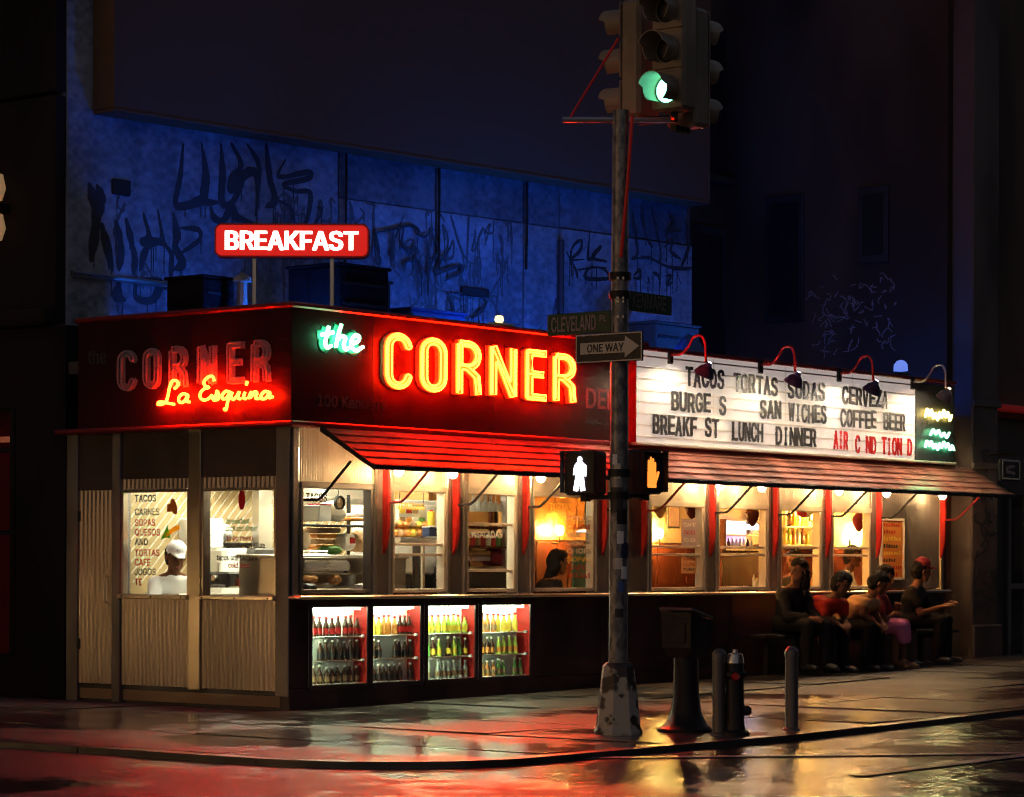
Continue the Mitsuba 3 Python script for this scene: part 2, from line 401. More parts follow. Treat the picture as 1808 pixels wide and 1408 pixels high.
# the short front: posts, door, two windows and corrugated steel
part(D, 'corner_post', box(-0.02, 0.0, 0.0, 0.17, 0.12, EAVE, 0.006), 'dull_steel')
part(D, 'kick_base', box(0.03, 0.15, 0.01, 3.0, -0.02, 0.17), 'dark_paint')
part(D, 'end_post', box(-0.02, 0.12, 2.84, 3.0, -0.02, EAVE, 0.006), 'dull_steel')
part(D, 'door_post', box(-0.03, 0.12, 2.23, 2.34, -0.02, EAVE, 0.006), 'dull_steel')
part(D, 'mullion_post', box(-0.025, 0.12, 1.14, 1.30, 0.15, EAVE, 0.006), 'steel')
for a, b in ((0.17, 1.14), (1.30, 2.23)):
    part(D, 'upper_panel', box(0.0, 0.05, a, b, 2.14, EAVE), 'maroon_paint')
    part(D, 'header_strip', on_left(ribs(b - a, 0.1, 0.058, 0.013, (0, 0, 0)), 0.0, b, 2.05), 'steel', True)
    part(D, 'corrugated_panel', on_left(ribs(b - a, 0.83, 0.058, 0.013, (0, 0, 0)), 0.0, b, 0.17), 'steel', True)
    w = part(D, 'window', cat(box(-0.012, 0.06, a, a + 0.03, 1.03, 2.05, 0.004), box(-0.012, 0.06, b - 0.03, b, 1.03, 2.05, 0.004),
             box(-0.014, 0.06, a + 0.03, b - 0.03, 2.02, 2.05, 0.004)), 'steel')
    part(w, 'sill', box(-0.06, 0.05, a - 0.01, b + 0.01, 1.0, 1.045, 0.008), 'steel')
    part(w, 'pane', on_left(sbox_mesh(0, b - a - 0.06, 0, 0.97), 0.03, b - 0.03, 1.05), 'glass', False)
    for c in np.linspace(a + 0.06, b - 0.06, 3):
        part(w, 'screw', frame(lathe([(0, 0.004), (0.008, 0.003), (0.01, 0)], 8), (-0.06, c, 1.022), (0, -1, 0), (0, 0, 1), (-1, 0, 0)), 'iron')
door = part(D, 'door', on_left(ribs(0.5, 1.88, 0.058, 0.013, (0, 0, 0)), 0.0, 2.84, 0.17), 'steel', True)
part(door, 'handle', tube([(-0.01, 2.40, 0.95), (-0.06, 2.40, 0.97), (-0.06, 2.40, 1.2), (-0.01, 2.40, 1.22)], 0.012, 6), 'bright_steel')
for z in (0.5, 1.75):
    part(door, 'hinge', cat(box(-0.022, 0.01, 2.8, 2.835, z, z + 0.1, 0.004)), 'iron')
part(D, 'door_head', box(0.0, 0.05, 2.34, 2.84, 2.05, EAVE), 'maroon_paint')

# trims, fascia box behind the signs, roof, inner shell
part(D, 'fascia_wall', cat(box(-0.10, 11.3, -0.10, 0.0, EAVE + 0.04, ROOF - 0.03), box(-0.10, 0.0, 0.0, 2.70, EAVE + 0.04, ROOF - 0.03)), 'dark_paint')
part(D, 'lower_trim', box(-0.18, 0.02, -0.18, 3.01, EAVE - 0.005, EAVE + 0.045, 0.015), 'red_trim', label='red enamelled trim strip under the short sign')
part(D, 'lower_trim', box(-0.18, 11.3, -0.181, 0.02, EAVE - 0.006, EAVE + 0.046, 0.015), 'red_trim')
part(D, 'coping', box(-0.19, 0.03, -0.19, 2.72, ROOF - 0.03, ROOF + 0.02, 0.015), 'red_trim')
part(D, 'coping', box(-0.19, 5.36, -0.191, 0.03, ROOF - 0.031, ROOF + 0.021, 0.015), 'red_trim')
roof_poly = Polygon([(0.02, 0.02), (12.28, 0.02), (12.28, 2.1), (9.7, 2.32), (0.1, 3.15), (0.02, 3.0)])
m = slab(roof_poly, 0.12); m.apply_translation([0, 0, 3.2])
part(D, 'roof', m, 'dark_paint')
m = slab(roof_poly, 0.03); m.apply_translation([0, 0, 2.56])
part(D, 'ceiling', m, 'offwhite')
m = slab(roof_poly, 0.1); m.apply_translation([0, 0, 0.02])
part(D, 'interior_floor', m, 'brown_card')
part(D, 'kitchen_wall', box(0.12, 3.5, 2.25, 2.3, 0.12, 2.56), 'beadboard')
m = []
for k in range(60):
    c = 0.16 + k * 0.11
    m.append(LineString([(c - 1.35, 0.0), (c, 1.35)]).buffer(0.006, cap_style=2) if k % 1 == 0 else None)
diag = unary_union(m).intersection(sbox(0.0, 0.0, 3.3, 1.35))
part(D, 'wall_batten', on_right(slab(diag, 0.006), 2.25, 0.14, 1.15), 'offwhite')
part(D, 'dining_wall', box(3.5, 12.0, 2.1, 2.3, 1.62, 2.56), 'cream_wall')
for k in range(43):
    x = 3.5 + k * 0.2
    part(D, 'wood_board', box(x + 0.004, x + 0.196, 2.08 - 0.004 * (k % 3), 2.3, 0.12, 1.615, 0.004), 'wood_red')
for k in range(12):
    x = 5.45 + k * 0.2
    part(D, 'wood_board', box(x + 0.003, x + 0.197, 2.062 + 0.004 * (k % 2), 2.1, 1.625, 2.52, 0.004), 'wood_amber')
part(D, 'partition', box(3.42, 3.5, 1.25, 2.25, 0.12, 2.56), 'wood_amber')
part(D, 'end_lining', box(11.86, 11.899, 0.14, 2.07, 1.56, 2.55), 'cream_wall')
part(D, 'end_wainscot', box(11.85, 11.899, 0.14, 2.07, 0.12, 1.555), 'wood_red')
part(D, 'end_wall', box(11.9, 12.0, 0.13, 2.3, 0.0, 3.2), 'dark_paint')

# awning: five sloping slats, each lapping over the next, with dark edges
ax0, ax1 = 0.245, 12.35
A0, A1 = np.array([-0.16, 2.59]), np.array([-0.80, 2.235])
for k in range(5):
    p0, p1 = A0 + (A1 - A0) * k / 5, A0 + (A1 - A0) * (k + 1.02) / 5
    nrm = np.array([A1[1] - A0[1], -(A1[0] - A0[0])]); nrm /= np.linalg.norm(nrm)
    nrm = -nrm if nrm[1] < 0 else nrm
    lift = nrm * 0.022
    prof = [p0, p0 + nrm * 0.004 + lift * 0.1, p0 + (p1 - p0) * 0.75 + lift * 0.55, p0 + (p1 - p0) * 0.93 + lift, p1 + lift * 1.0, p1 - nrm * 0.006, p0 + (p1 - p0) * 0.9 - nrm * 0.006]
    m = frame(slab(Polygon([tuple(q) for q in prof]).buffer(0), ax1 - ax0), (ax0, 0, 0), (0, 1, 0), (0, 0, 1), (1, 0, 0))
    part(D, 'awning_slat', m, 'awning_red', 40)
part(D, 'awning_edge', box(ax0 - 0.012, ax1 + 0.01, -0.825, -0.795, 2.2, 2.245, 0.006), 'iron')
part(D, 'awning_rake', frame(slab(Polygon([(-0.15, 2.56), (-0.82, 2.19), (-0.82, 2.235), (-0.15, 2.62)]), 0.014), (ax0 - 0.016, 0, 0), (0, 1, 0), (0, 0, 1), (1, 0, 0)), 'iron')
# bulbs under the awning
for k, x in enumerate([1.164, 1.964, 3.341, 6.536, 7.371, 9.007, 10.088, 11.44]):
    o = (x, -0.3, 2.215)
    b = part(D, 'awning_bulb', lathe([(0, -0.045), (0.026, -0.038), (0.043, -0.012), (0.045, 0.008), (0.032, 0.035), (0.018, 0.05), (0, 0.05)], 12, o), 'white', True, emit=BULB)
    part(b, 'socket', lathe([(0, 0.05), (0.026, 0.05), (0.028, 0.1), (0.06, 0.115), (0.06, 0.13), (0, 0.13)], 12, o), 'iron')

# ------------------------------------------------------------------ drink coolers and bottles
def bottle_mesh(h, r, at):
    return lathe([(0, 0), (r * 0.9, 0), (r, 0.012), (r, h * 0.5), (r * 0.85, h * 0.6), (r * 0.42, h * 0.76), (r * 0.36, h * 0.93), (r * 0.44, h * 0.94), (r * 0.44, h), (0, h)], 10, at)
words = ['leftmost', 'second', 'third', 'rightmost']
stock = [[('bottle_brown', 'letter_red', 'brown bottle with a red label'), ('bottle_brown', 'black', 'dark brown cola bottle'), ('bottle_brown', 'brown_card', 'dim brown bottle')],
         [('bottle_yellow', 'orange', 'yellow and orange juice bottle'), ('bottle_brown', 'iron', 'dark brown beer bottle'), ('bottle_brown', 'iron', 'dark bottle')],
         [('bottle_lime', 'yellow', 'lime green bottle with a yellow label'), ('bottle_lime', 'green', 'yellow and green bottle'), ('bottle_clear', 'brown_card', 'clear pale bottle')],
         [('bottle_yellow', 'yellow', 'bright yellow lemonade bottle'), ('bottle_lime', 'orange', 'yellow green bottle'), ('bottle_green', 'brown_card', 'dim green bottle')]]
for k, (a, b) in enumerate(COOL):
    c = thing('drink_cooler', f'{words[k]} of the four glass fronted drink coolers built in under the window ledge', 'drink cooler', 'coolers under the window ledge')
    part(c, 'cabinet', cat(box(a, b, 0.17, 0.2, cz0, cz1), box(a - 0.028, a - 0.004, 0.0, 0.2, cz0, cz1), box(a, b, 0.03, 0.17, cz0, cz0 + 0.02)), 'white')
    part(c, 'side_panel', box(b + 0.002, b + 0.028, 0.0, 0.2, cz0, cz1), 'red_paint')
    part(c, 'top_panel', box(a, b, 0.03, 0.17, cz1 - 0.02, cz1), 'white')
    part(c, 'frame', cat(box(a - 0.03, a + 0.012, -0.022, -0.002, cz0 - 0.03, cz1 + 0.01, 0.004), box(b - 0.012, b + 0.03, -0.022, -0.002, cz0 - 0.03, cz1 + 0.01, 0.004),
         box(a + 0.012, b - 0.012, -0.0222, -0.002, cz0 - 0.03, cz0 + 0.02, 0.004), box(a + 0.012, b - 0.012, -0.0224, -0.002, cz1 - 0.014, cz1 + 0.01, 0.004)), 'maroon_paint')
    part(c, 'door_glass', on_right(sbox_mesh(a + 0.012, b - 0.012, cz0 + 0.02, cz1 - 0.014), -0.01), 'glass', False)
    part(c, 'lamp', cat(box(a + 0.04, b - 0.06, 0.03, 0.05, cz1 - 0.045, cz1 - 0.022, 0.004), box(a + 0.006, a + 0.026, 0.012, 0.028, 0.3, cz1 - 0.05, 0.004)), 'white', emit=COOLER)
    for s, zz in enumerate((0.665, 0.44, 0.225)):
        if s < 2:
            sh = part(c, 'shelf', box(a + 0.005, b - 0.005, 0.03, 0.168, zz - 0.014, zz, 0.003), 'bright_steel')
            part(sh, 'clip', box(b - 0.06, b - 0.02, 0.008, 0.029, zz - 0.016, zz + 0.012, 0.003), 'white')
        body, lab, words_b = stock[k][s]
        n = 9
        for q in range(n):
            x = a + 0.05 + (b - a - 0.1) * q / (n - 1) + rng.normal(0, 0.004)
            bb, ll = body, lab
            if k == 1 and s == 0:
                bb, ll = ('bottle_yellow', 'yellow') if q < 3 else ('bottle_orange', 'orange') if q < 6 else ('bottle_brown', 'letter_red')
            if k == 2 and s == 1:
                bb, ll = (('bottle_lime', 'yellow'), ('bottle_green', 'green'), ('bottle_brown', 'yellow'))[q % 3]
            if k == 3 and q < 4:
                bb, ll = ('bottle_orange', 'brown_card') if s != 1 else ('bottle_brown', 'orange')
            if rng.random() < 0.07:
                continue
            hh = rng.uniform(0.94, 1.06) * 0.178 - (0.02 if s == 2 else 0)
            at = (x, 0.09 + rng.normal(0, 0.005), zz + 0.001)
            t = thing('bottle', f'{words_b} on the {("top", "middle", "bottom")[s]} shelf of the {words[k]} drink cooler', 'bottle', f'bottles on the {("top", "middle", "bottom")[s]} shelf of the {words[k]} cooler',
                      bottle_mesh(hh, 0.028, at), bb, True)
            part(t, 'paper_label', lathe([(0.0284, hh * 0.12), (0.0287, hh * 0.13), (0.0287, hh * 0.42), (0.0284, hh * 0.43)], 10, at), ll, True)
            part(t, 'cap', lathe([(0, hh + 0.006), (0.014, hh + 0.005), (0.016, hh - 0.012), (0.013, hh - 0.012)], 8, at), 'white' if s else 'letter_red')

# ------------------------------------------------------------------ neon letters
def strokes_letter(ch):
    """Centre lines of condensed capitals in a unit box (width 0.45)."""
    w = 0.45
    arc = lambda cx, cy, rx, ry, a0, a1, n=10: [(cx + rx * math.cos(math.radians(a)), cy + ry * math.sin(math.radians(a))) for a in np.linspace(a0, a1, n)]
    r = w / 2
    return {'C': [arc(r, 1 - r * 1.0, r, r, 10, 180) + arc(r, r, r, r, 180, 350)],
            'O': [arc(r, 1 - r, r, r, 0, 180) + arc(r, r, r, r, 180, 360) + [(w, 1 - r)]],
            'R': [[(0, 0), (0, 1)], [(0, 1), (r, 1)] + arc(r * 0.95, 0.77, r, 0.23, 90, -90) + [(0, 0.54)], [(r * 0.8, 0.54), (w * 0.92, 0.36), (w, 0)]],
            'N': [[(0, 0), (0, 1)], [(0, 1), (w, 0)], [(w, 0), (w, 1)]],
            'E': [[(w * 0.95, 1), (0, 1), (0, 0), (w * 0.95, 0)], [(0, 0.52), (w * 0.8, 0.52)]],
            'D': [[(0, 0), (0, 1)], [(0, 1), (r, 1)] + arc(r * 0.9, 0.5, r * 1.1, 0.5, 90, -90) + [(0, 0)]],
            'L': [[(0, 1), (0, 0), (w * 0.9, 0)]], 'I': [[(0, 0), (0, 1)]]}[ch]

def letter_shape(ch, h, sw):
    return unary_union([LineString([(x * h, y * h) for x, y in s]).buffer(sw, 6, cap_style=1 if ch in 'CO' else 2) for s in strokes_letter(ch)])

def rings(poly):
    for g in getattr(poly, 'geoms', [poly]):
        yield np.array(g.exterior.coords)[:-1]
        for hole in g.interiors:
            yield np.array(hole.coords)[:-1]

def neon_outline(shape, inset, r, out):
    ms = []
    for ring_ in rings(shape.buffer(-inset).simplify(0.002)):
        if len(ring_) > 3:
            ms.append(tube(np.c_[ring_, ring_[:, 0] * 0 + out], r, 6, True))
    return cat(*ms)

S = thing('neon_corner_sign', 'long black enamel fascia sign with lit CORNER in yellow neon letters on a red glow', 'neon sign')
part(S, 'panel', box(-0.158, 5.34, -0.16, -0.10, EAVE + 0.047, ROOF - 0.032), 'black_enamel')
for x in (0.95, 2.75, 4.6):
    part(S, 'panel_seam', box(x - 0.004, x + 0.004, -0.1625, -0.1601, EAVE + 0.06, ROOF - 0.045), 'black')
spec = [('C', (1.051, 1.434, 2.993, 3.535)),
        ('O', (1.558, 1.953, 2.993, 3.522)),
        ('R', (2.099, 2.481, 2.993, 3.53)),
        ('N', (2.614, 3.035, 2.994, 3.517)),
        ('E', (3.181, 3.523, 2.992, 3.512)),
        ('R', (3.635, 4.015, 2.998, 3.502))]
for ch, (x0, x1, z0, z1) in spec:
    h, sw = z1 - z0, 0.038
    shp = letter_shape(ch, h - 2 * sw if ch in 'CO' else h - (2 * sw if ch == 'E' else 0.0), sw)
    bx = shp.bounds
    shp = affinity.translate(affinity.scale(shp, (x1 - x0) / (bx[2] - bx[0]), h / (bx[3] - bx[1]), origin=(bx[0], bx[1])), -bx[0], -bx[1])
    L = part(S, 'letter', on_right(slab(shp, 0.045), -0.161, x0, z0), 'neon_back')
    m0 = [neon_outline(shp, 0.011, 0.0098, 0.068)]
    inn = unary_union([LineString(np.array(s) * [h, h]) for s in strokes_letter(ch)])
    ib = inn.bounds
    k0, k1 = (x1 - x0 - 2 * sw) / max(ib[2] - ib[0], 1e-3), (h - 2 * sw) / (ib[3] - ib[1])
    if ch in 'RNE':
        ms = [tube(np.c_[np.array(g.coords) * [k0, k1] + [sw, sw], np.full(len(g.coords), 0.068)], 0.0088, 6) for g in inn.geoms] if hasattr(inn, 'geoms') else []
    else:
        c_ = np.array(inn.coords); ms = [tube(np.c_[c_ * [k0, k1] + [sw, sw], c_[:, 0] * 0 + 0.068], 0.0088, 6)]
    part(L, 'neon_tube', on_right(cat(*(m0 + ms)), -0.161, x0, z0), 'white', True, emit=RED_NEON)

# green script word above the letters
the = [[(175, 205), (235, 195)], [(208, 165), (196, 215), (190, 250), (200, 272), (222, 262)],
       [(272, 155), (258, 200), (244, 270)], [(250, 238), (272, 215), (292, 222), (284, 255), (292, 280), (312, 272)],
       [(322, 258), (356, 240), (360, 215), (338, 212), (322, 240), (326, 272), (350, 286), (382, 268)]]
the_w = [[(0.173, 3.437), (0.339, 3.472)], [(0.274, 3.522), (0.243, 3.429), (0.227, 3.365), (0.254, 3.327), (0.313, 3.349)], [(0.446, 3.553), (0.409, 3.468), (0.372, 3.338)], [(0.388, 3.397), (0.447, 3.443), (0.501, 3.434), (0.48, 3.372), (0.502, 3.328), (0.556, 3.346)], [(0.583, 3.374), (0.676, 3.413), (0.687, 3.46), (0.626, 3.461), (0.583, 3.407), (0.594, 3.349), (0.66, 3.327), (0.748, 3.366)]]
ms = [frame(tube(np.c_[smooth_line(s, 5), np.full(len(smooth_line(s, 5)), 0.0)], 0.019, 6), (0, -0.215, 0), (1, 0, 0), (0, 0, 1), (0, -1, 0)) for s in the_w]
part(S, 'script_neon', cat(*ms), 'white', True, emit=GREEN_NEON, label='green white neon script word reading the')
ms = [frame(tube(np.c_[smooth_line(s, 5), np.full(len(smooth_line(s, 5)), 0.0)], 0.05, 6), (0, -0.162, 0), (1, 0, 0), (0, 0, 1), (0, -0.12, 0)) for s in the_w]
part(S, 'script_back', cat(*ms), 'teal', True)
def flat_word(s, x0, x1, z0, h, y, m, t=S, name='lettering'):
    w = text(s, h, 0.004, True, x1 - x0)
    return part(t, name, on_right(w, y, (x0 + x1) / 2, z0), m, False)
flat_word('100 Kenmare', 0.183, 1.142, 2.793, 0.10, -0.161, 'dark_paint')
flat_word('DELI', 4.268, 4.902, 2.974, 0.2, -0.161, 'red_trim')
flat_word('est. 1932', 4.26, 4.975, 2.808, 0.07, -0.161, 'dark_paint')

# the short sign round the corner: dead letters and one lit script line
S2 = thing('neon_script_sign', 'short black fascia sign with lit La Esquina neon script below unlit CORNER letters', 'neon sign')
part(S2, 'panel', box(-0.161, -0.10, -0.157, 2.68, EAVE + 0.047, ROOF - 0.033), 'black_enamel')
dead = [('C', (2.09, 1.848, 2.982, 3.377)), ('O', (1.74, 1.517, 2.99, 3.382)), ('R', (1.387, 1.153, 2.993, 3.387)), ('N', (1.011, 0.782, 2.995, 3.385)), ('E', (0.627, 0.424, 2.996, 3.388)), ('R', (0.316, 0.086, 2.999, 3.393))]
for ch, (y0, y1, z0, z1) in dead:
    h = z1 - z0
    shp = letter_shape(ch, h, 0.04)
    bx = shp.bounds
    shp = affinity.translate(affinity.scale(shp, (y0 - y1) / (bx[2] - bx[0]), h / (bx[3] - bx[1]), origin=(bx[0], bx[1])), -bx[0], -bx[1])
    part(S2, 'unlit_letter', on_left(cat(slab(shp, 0.006), neon_outline(shp, 0.012, 0.011, 0.04)), -0.162, y0, z0), 'dead_tube', True)
w = text('the', 0.13, 0.005, True)
part(S2, 'unlit_word', on_left(w, -0.162, 2.408, 3.271), 'dark_paint', False)
esq = [[(1.272, 2.977), (1.221, 3.017), (1.25, 3.054), (1.306, 3.047), (1.339, 2.99), (1.36, 2.913), (1.387, 2.862), (1.442, 2.837), (1.494, 2.842), (1.46, 2.862), (1.371, 2.849), (1.271, 2.832)], [(1.095, 2.911), (1.15, 2.929), (1.205, 2.904), (1.216, 2.866), (1.178, 2.844), (1.128, 2.866), (1.093, 2.908), (1.106, 2.857), (1.071, 2.848)], [(0.748, 3.03), (0.77, 3.072), (0.828, 3.071), (0.878, 3.035), (0.873, 2.993), (0.817, 2.974), (0.884, 2.962), (0.931, 2.921), (0.927, 2.88), (0.879, 2.857), (0.818, 2.873), (0.775, 2.903)], [(0.779, 2.866), (0.726, 2.898), (0.715, 2.936), (0.689, 2.897), (0.704, 2.859), (0.758, 2.853)], [(0.543, 2.919), (0.597, 2.93), (0.648, 2.895), (0.635, 2.861), (0.586, 2.87), (0.541, 2.914), (0.573, 2.839), (0.596, 2.761), (0.622, 2.771)], [(0.516, 2.921), (0.532, 2.872), (0.5, 2.851), (0.452, 2.888), (0.426, 2.922), (0.445, 2.865), (0.411, 2.854)], [(0.352, 2.915), (0.373, 2.862), (0.339, 2.852)], [(0.338, 2.975), (0.323, 3.013)], [(0.31, 2.851), (0.276, 2.909), (0.28, 2.864), (0.234, 2.911), (0.203, 2.9), (0.217, 2.852), (0.179, 2.848)], [(0.048, 2.896), (0.096, 2.911), (0.15, 2.877), (0.137, 2.843), (0.085, 2.852), (0.037, 2.9), (0.048, 2.851), (-0.0, 2.86)]]
def left_tube(s, r, out):
    p = smooth_line(s, 4)
    return tube(np.c_[np.full(len(p), -0.161 - out), p[:, 0], p[:, 1]], r, 6)
part(S2, 'neon_script', cat(*[left_tube(s, 0.0155, 0.075) for s in esq]), 'white', True, emit=tuple(0.9 * c for c in RED_NEON), label='lit yellow neon script reading La Esquina')

# lamp-lit changeable letter board
B = thing('marquee_board', 'white changeable letter board listing tacos, tortas and coffee in black and red letters', 'sign board')
mx0, mx1, mz0, mz1 = 5.022, 10.839, 2.645, 3.62
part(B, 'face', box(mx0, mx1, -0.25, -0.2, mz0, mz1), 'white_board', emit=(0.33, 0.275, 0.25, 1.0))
part(B, 'end_panel', box(mx0 - 0.012, mx0 - 0.001, -0.262, -0.10, mz0 - 0.005, mz1 + 0.02), 'red_paint')
part(B, 'top_trim', box(mx0 - 0.012, mx1 + 1.0, -0.275, -0.1, mz1 + 0.001, mz1 + 0.045, 0.008), 'red_trim')
part(B, 'bottom_trim', box(mx0, mx1 + 1.0, -0.28, -0.19, mz0 - 0.03, mz0 - 0.001, 0.008), 'cream_steel')
nr = 7
rz_ = [mz0 + 0.06 + k * (mz1 - mz0 - 0.12) / nr for k in range(nr + 1)]
for z in rz_:
    part(B, 'rail', box(mx0 + 0.01, mx1 - 0.01, -0.262, -0.25, z - 0.008, z + 0.008), 'offwhite')
for k in range(1, 4):
    x = mx0 + (mx1 - mx0) * k / 4
    part(B, 'seam', box(x - 0.004, x + 0.004, -0.2515, -0.25, mz0 + 0.01, mz1 - 0.01), 'offwhite')
rows = [[('TACOS', 5.902, 6.664, 3.288), ('TORTAS', 6.831, 7.738, 3.274), ('SODAS', 7.927, 8.751, 3.26), ('CERVEZA', 9.113, 10.173, 3.249)],
        [('BURGE S', 5.639, 6.699, 3.012), ('SAN', 7.356, 7.811, 3.008), ('WICHES', 7.953, 8.778, 2.998), ('COFFEE', 9.078, 9.899, 2.987), ('BEER', 10.057, 10.577, 2.989)],
        [('BREAKF', 5.297, 6.131, 2.741), ('ST', 6.272, 6.557, 2.751), ('LUNCH', 6.802, 7.439, 2.735), ('DINNER', 7.684, 8.559, 2.722)]]
red_row = [('AIR', 8.93, 9.257, 2.718), ('C ND TION D', 9.409, 10.743, 2.692)]
for row, mm in [(r, 'letter_black') for r in rows] + [(red_row, 'letter_red')]:
    for word, x0, x1, z0 in row:
        n = len(word); pw = (x1 - x0) / n
        for k, ch in enumerate(word):
            if ch == ' ':
                continue
            g = text(ch, 0.2, 0.008, True)
            g2 = g.copy(); g2.apply_translation([0.014, 0, 0.0004]); g = cat(g, g2)
            lo, hi = g.bounds
            g.apply_translation([0, 0, 0]); g.apply_scale([(0.9 if ch != 'I' else 0.35) * pw / (hi[0] - lo[0]), 1, 1])
            part(B, 'letter', on_right(g, -0.264 - 0.002 * rng.random(), x0 + pw * (k + 0.5), z0 + rng.normal(0, 0.004)), mm, False)

# small dark end sign with a yellow and a green line of neon
N2 = thing('small_neon_sign', 'small dark sign at the far end with blurred yellow and green neon lines', 'neon sign')
part(N2, 'panel', box(mx1 + 0.03, mx1 + 1.0, -0.24, -0.1, 2.645, 3.6), 'black')
part(N2, 'bracket', box(mx1 + 0.1, mx1 + 0.9, -0.1, 0.0, 2.7, 3.5), 'dark_paint')
def squiggle(x0, x1, z, h, n):
    return smooth_line([(x0 + (x1 - x0) * k / n, z + h * (0.5 if k % 2 else -0.5) * (0.6 + 0.4 * math.sin(k * 2.3))) for k in range(n + 1)], 5)
def flat_tube(p, r, y):
    return tube(np.c_[p[:, 0], np.full(len(p), y), p[:, 1]], r, 6)
part(N2, 'yellow_neon', flat_tube(squiggle(mx1 + 0.2, mx1 + 0.86, 3.22, 0.13, 13), 0.017, -0.28), 'white', True, emit=(12.0, 9.0, 1.6, 0.3))
part(N2, 'green_neon', cat(flat_tube(squiggle(mx1 + 0.33, mx1 + 0.8, 2.99, 0.09, 7), 0.016, -0.28), flat_tube(squiggle(mx1 + 0.2, mx1 + 0.92, 2.84, 0.1, 14), 0.017, -0.28)), 'white', True, emit=(1.6, 9.0, 4.0, 0.3))

# gooseneck lamps over the board
goose = [5.611, 7.361, 9.033, 10.733]
ordn = ['nearest', 'second', 'third', 'farthest']
for k, x in enumerate(goose):
    t = thing('gooseneck_lamp', f'{ordn[k]} curved gooseneck lamp arching over the white letter board', 'lamp', 'gooseneck lamps over the letter board')
    part(t, 'mount', box(x - 0.035, x + 0.035, -0.3, -0.262, 3.5, 3.66, 0.008), 'iron')
    p = smooth_line([(x, -0.3, 3.6), (x, -0.42, 3.6), (x, -0.52, 3.68), (x, -0.58, 3.77), (x, -0.68, 3.78), (x, -0.73, 3.69), (x, -0.74, 3.5)], 5)
    part(t, 'arm', tube(p, 0.014, 7), 'red_paint' if k < 3 else 'bright_steel', True)
    c, s = math.cos(0.55), math.sin(0.55)
    sh = lathe([(0.025, 0.1), (0.04, 0.06), (0.075, 0.03), (0.115, -0.05), (0.11, -0.052), (0.07, 0.02), (0.03, 0.05)], 16)
    bl = lathe([(0, -0.035), (0.03, -0.02), (0.036, 0.0), (0.028, 0.03), (0, 0.035)], 10)
    tf = np.array([[1, 0, 0], [0, c, -s], [0, s, c]])
    R4 = np.eye(4); R4[:3, :3] = tf; R4[:3, 3] = (x, -0.74, 3.41)
    for mm in (sh, bl):
        mm.apply_transform(R4)
    part(t, 'shade', sh, 'cloth_navy' if k < 3 else 'dull_steel', True)
    part(t, 'bulb', bl, 'white', True, emit=GOOSE)

# red light box on the roof
o, e = np.array([0.73, 0.684, 4.27]), np.array([0.6235, -0.7818, 0.0])
n_ = np.array([-0.7818, -0.6235, 0.0])
def on_roof_sign(m, w=0.0, h=0.0, d=0.0):
    return frame(m, o + e * w + np.array([0, 0, h]) + n_ * d, e, (0, 0, 1), n_)
K = thing('breakfast_sign', 'red rounded light box reading BREAKFAST in white, standing on two roof posts', 'light box sign')
rb = sbox(-0.665, 0.06, 0.665, 0.24).buffer(0.06, 6)
part(K, 'housing', on_roof_sign(slab(rb.buffer(0.012), 0.14), 0, 0, -0.145), 'red_paint', 40)
part(K, 'red_face', on_roof_sign(slab(rb.buffer(-0.006), 0.012), 0, 0, -0.004), 'red_paint', 40, emit=(0.6, 0.012, 0.008, 0.15))
part(K, 'lettering', cat(*[on_roof_sign(text('BREAKFAST', 0.172, 0.004, True, 1.26), q, 0.063, 0.0085 + 0.0012 * abs(q) * 100) for q in (-0.006, 0.0, 0.007)]), 'white', False, emit=(3.2, 2.9, 2.5, 0.2))
for w_ in (-0.36, 0.38):
    part(K, 'post', on_roof_sign(box(-0.022, 0.022, -0.98, -0.012, -0.09, -0.05, 0.006), w_), 'bright_steel')
    part(K, 'foot_plate', on_roof_sign(box(-0.08, 0.08, -0.948, -0.93, -0.15, 0.01, 0.004), w_), 'iron')

# things on the roof: ducts, a fan box, a cabinet with a pale corner post, blue flood lamps
def roof_box(name, label, catg, x0, x1, y0, y1, z1, m):
    t = thing(name, label, catg)
    part(t, 'casing', box(x0, x1, y0, y1, 3.32, z1, 0.015), m)
    part(t, 'lid', box(x0 - 0.02, x1 + 0.02, y0 - 0.02, y1 + 0.02, z1 + 0.001, z1 + 0.03, 0.008), m)
    for k in range(4):
        z = 3.4 + (z1 - 3.48) * (k + 0.5) / 4
        part(t, 'louvre', box(x0 + 0.06, x1 - 0.06, y0 - 0.014, y0 - 0.001, z, z + 0.03), 'iron')
    return t
roof_box('air_handler', 'dark roof air handler under the left end of the BREAKFAST sign', 'air conditioner', 0.55, 1.0, 1.7, 2.2, 4.12, 'street_wall')
roof_box('duct_cabinet', 'grey duct cabinet on the roof behind the right post of the BREAKFAST sign', 'air duct', 1.75, 2.5, 1.0, 1.7, 4.3, 'street_wall')
roof_box('exhaust_stack', 'tall black exhaust box right of the BREAKFAST sign on the roof', 'exhaust box', 2.75, 3.1, 1.5, 1.9, 4.25, 'black')
roof_box('condenser_box', 'low blue lit condenser box on the roof behind the CORNER letters', 'air conditioner', 3.3, 4.2, 1.4, 2.0, 4.0, 'blue_tarp')
roof_box('vent_cabinet', 'dark vent cabinet on the roof just right of the traffic pole', 'vent', 7.4, 8.3, 1.2, 1.8, 4.15, 'far_wall')
t = thing('vent_pipe', 'slender pale vent pipe rising by the left post of the BREAKFAST sign', 'vent pipe')
part(t, 'pipe', tube([(0.95, 1.55, 3.32), (0.95, 1.55, 4.1)], 0.05, 10), 'cream_steel')
part(t, 'cowl', lathe([(0, 4.2), (0.09, 4.14), (0.1, 4.1), (0.05, 4.09)], 12, (0.95, 1.55, 0)), 'cream_steel')
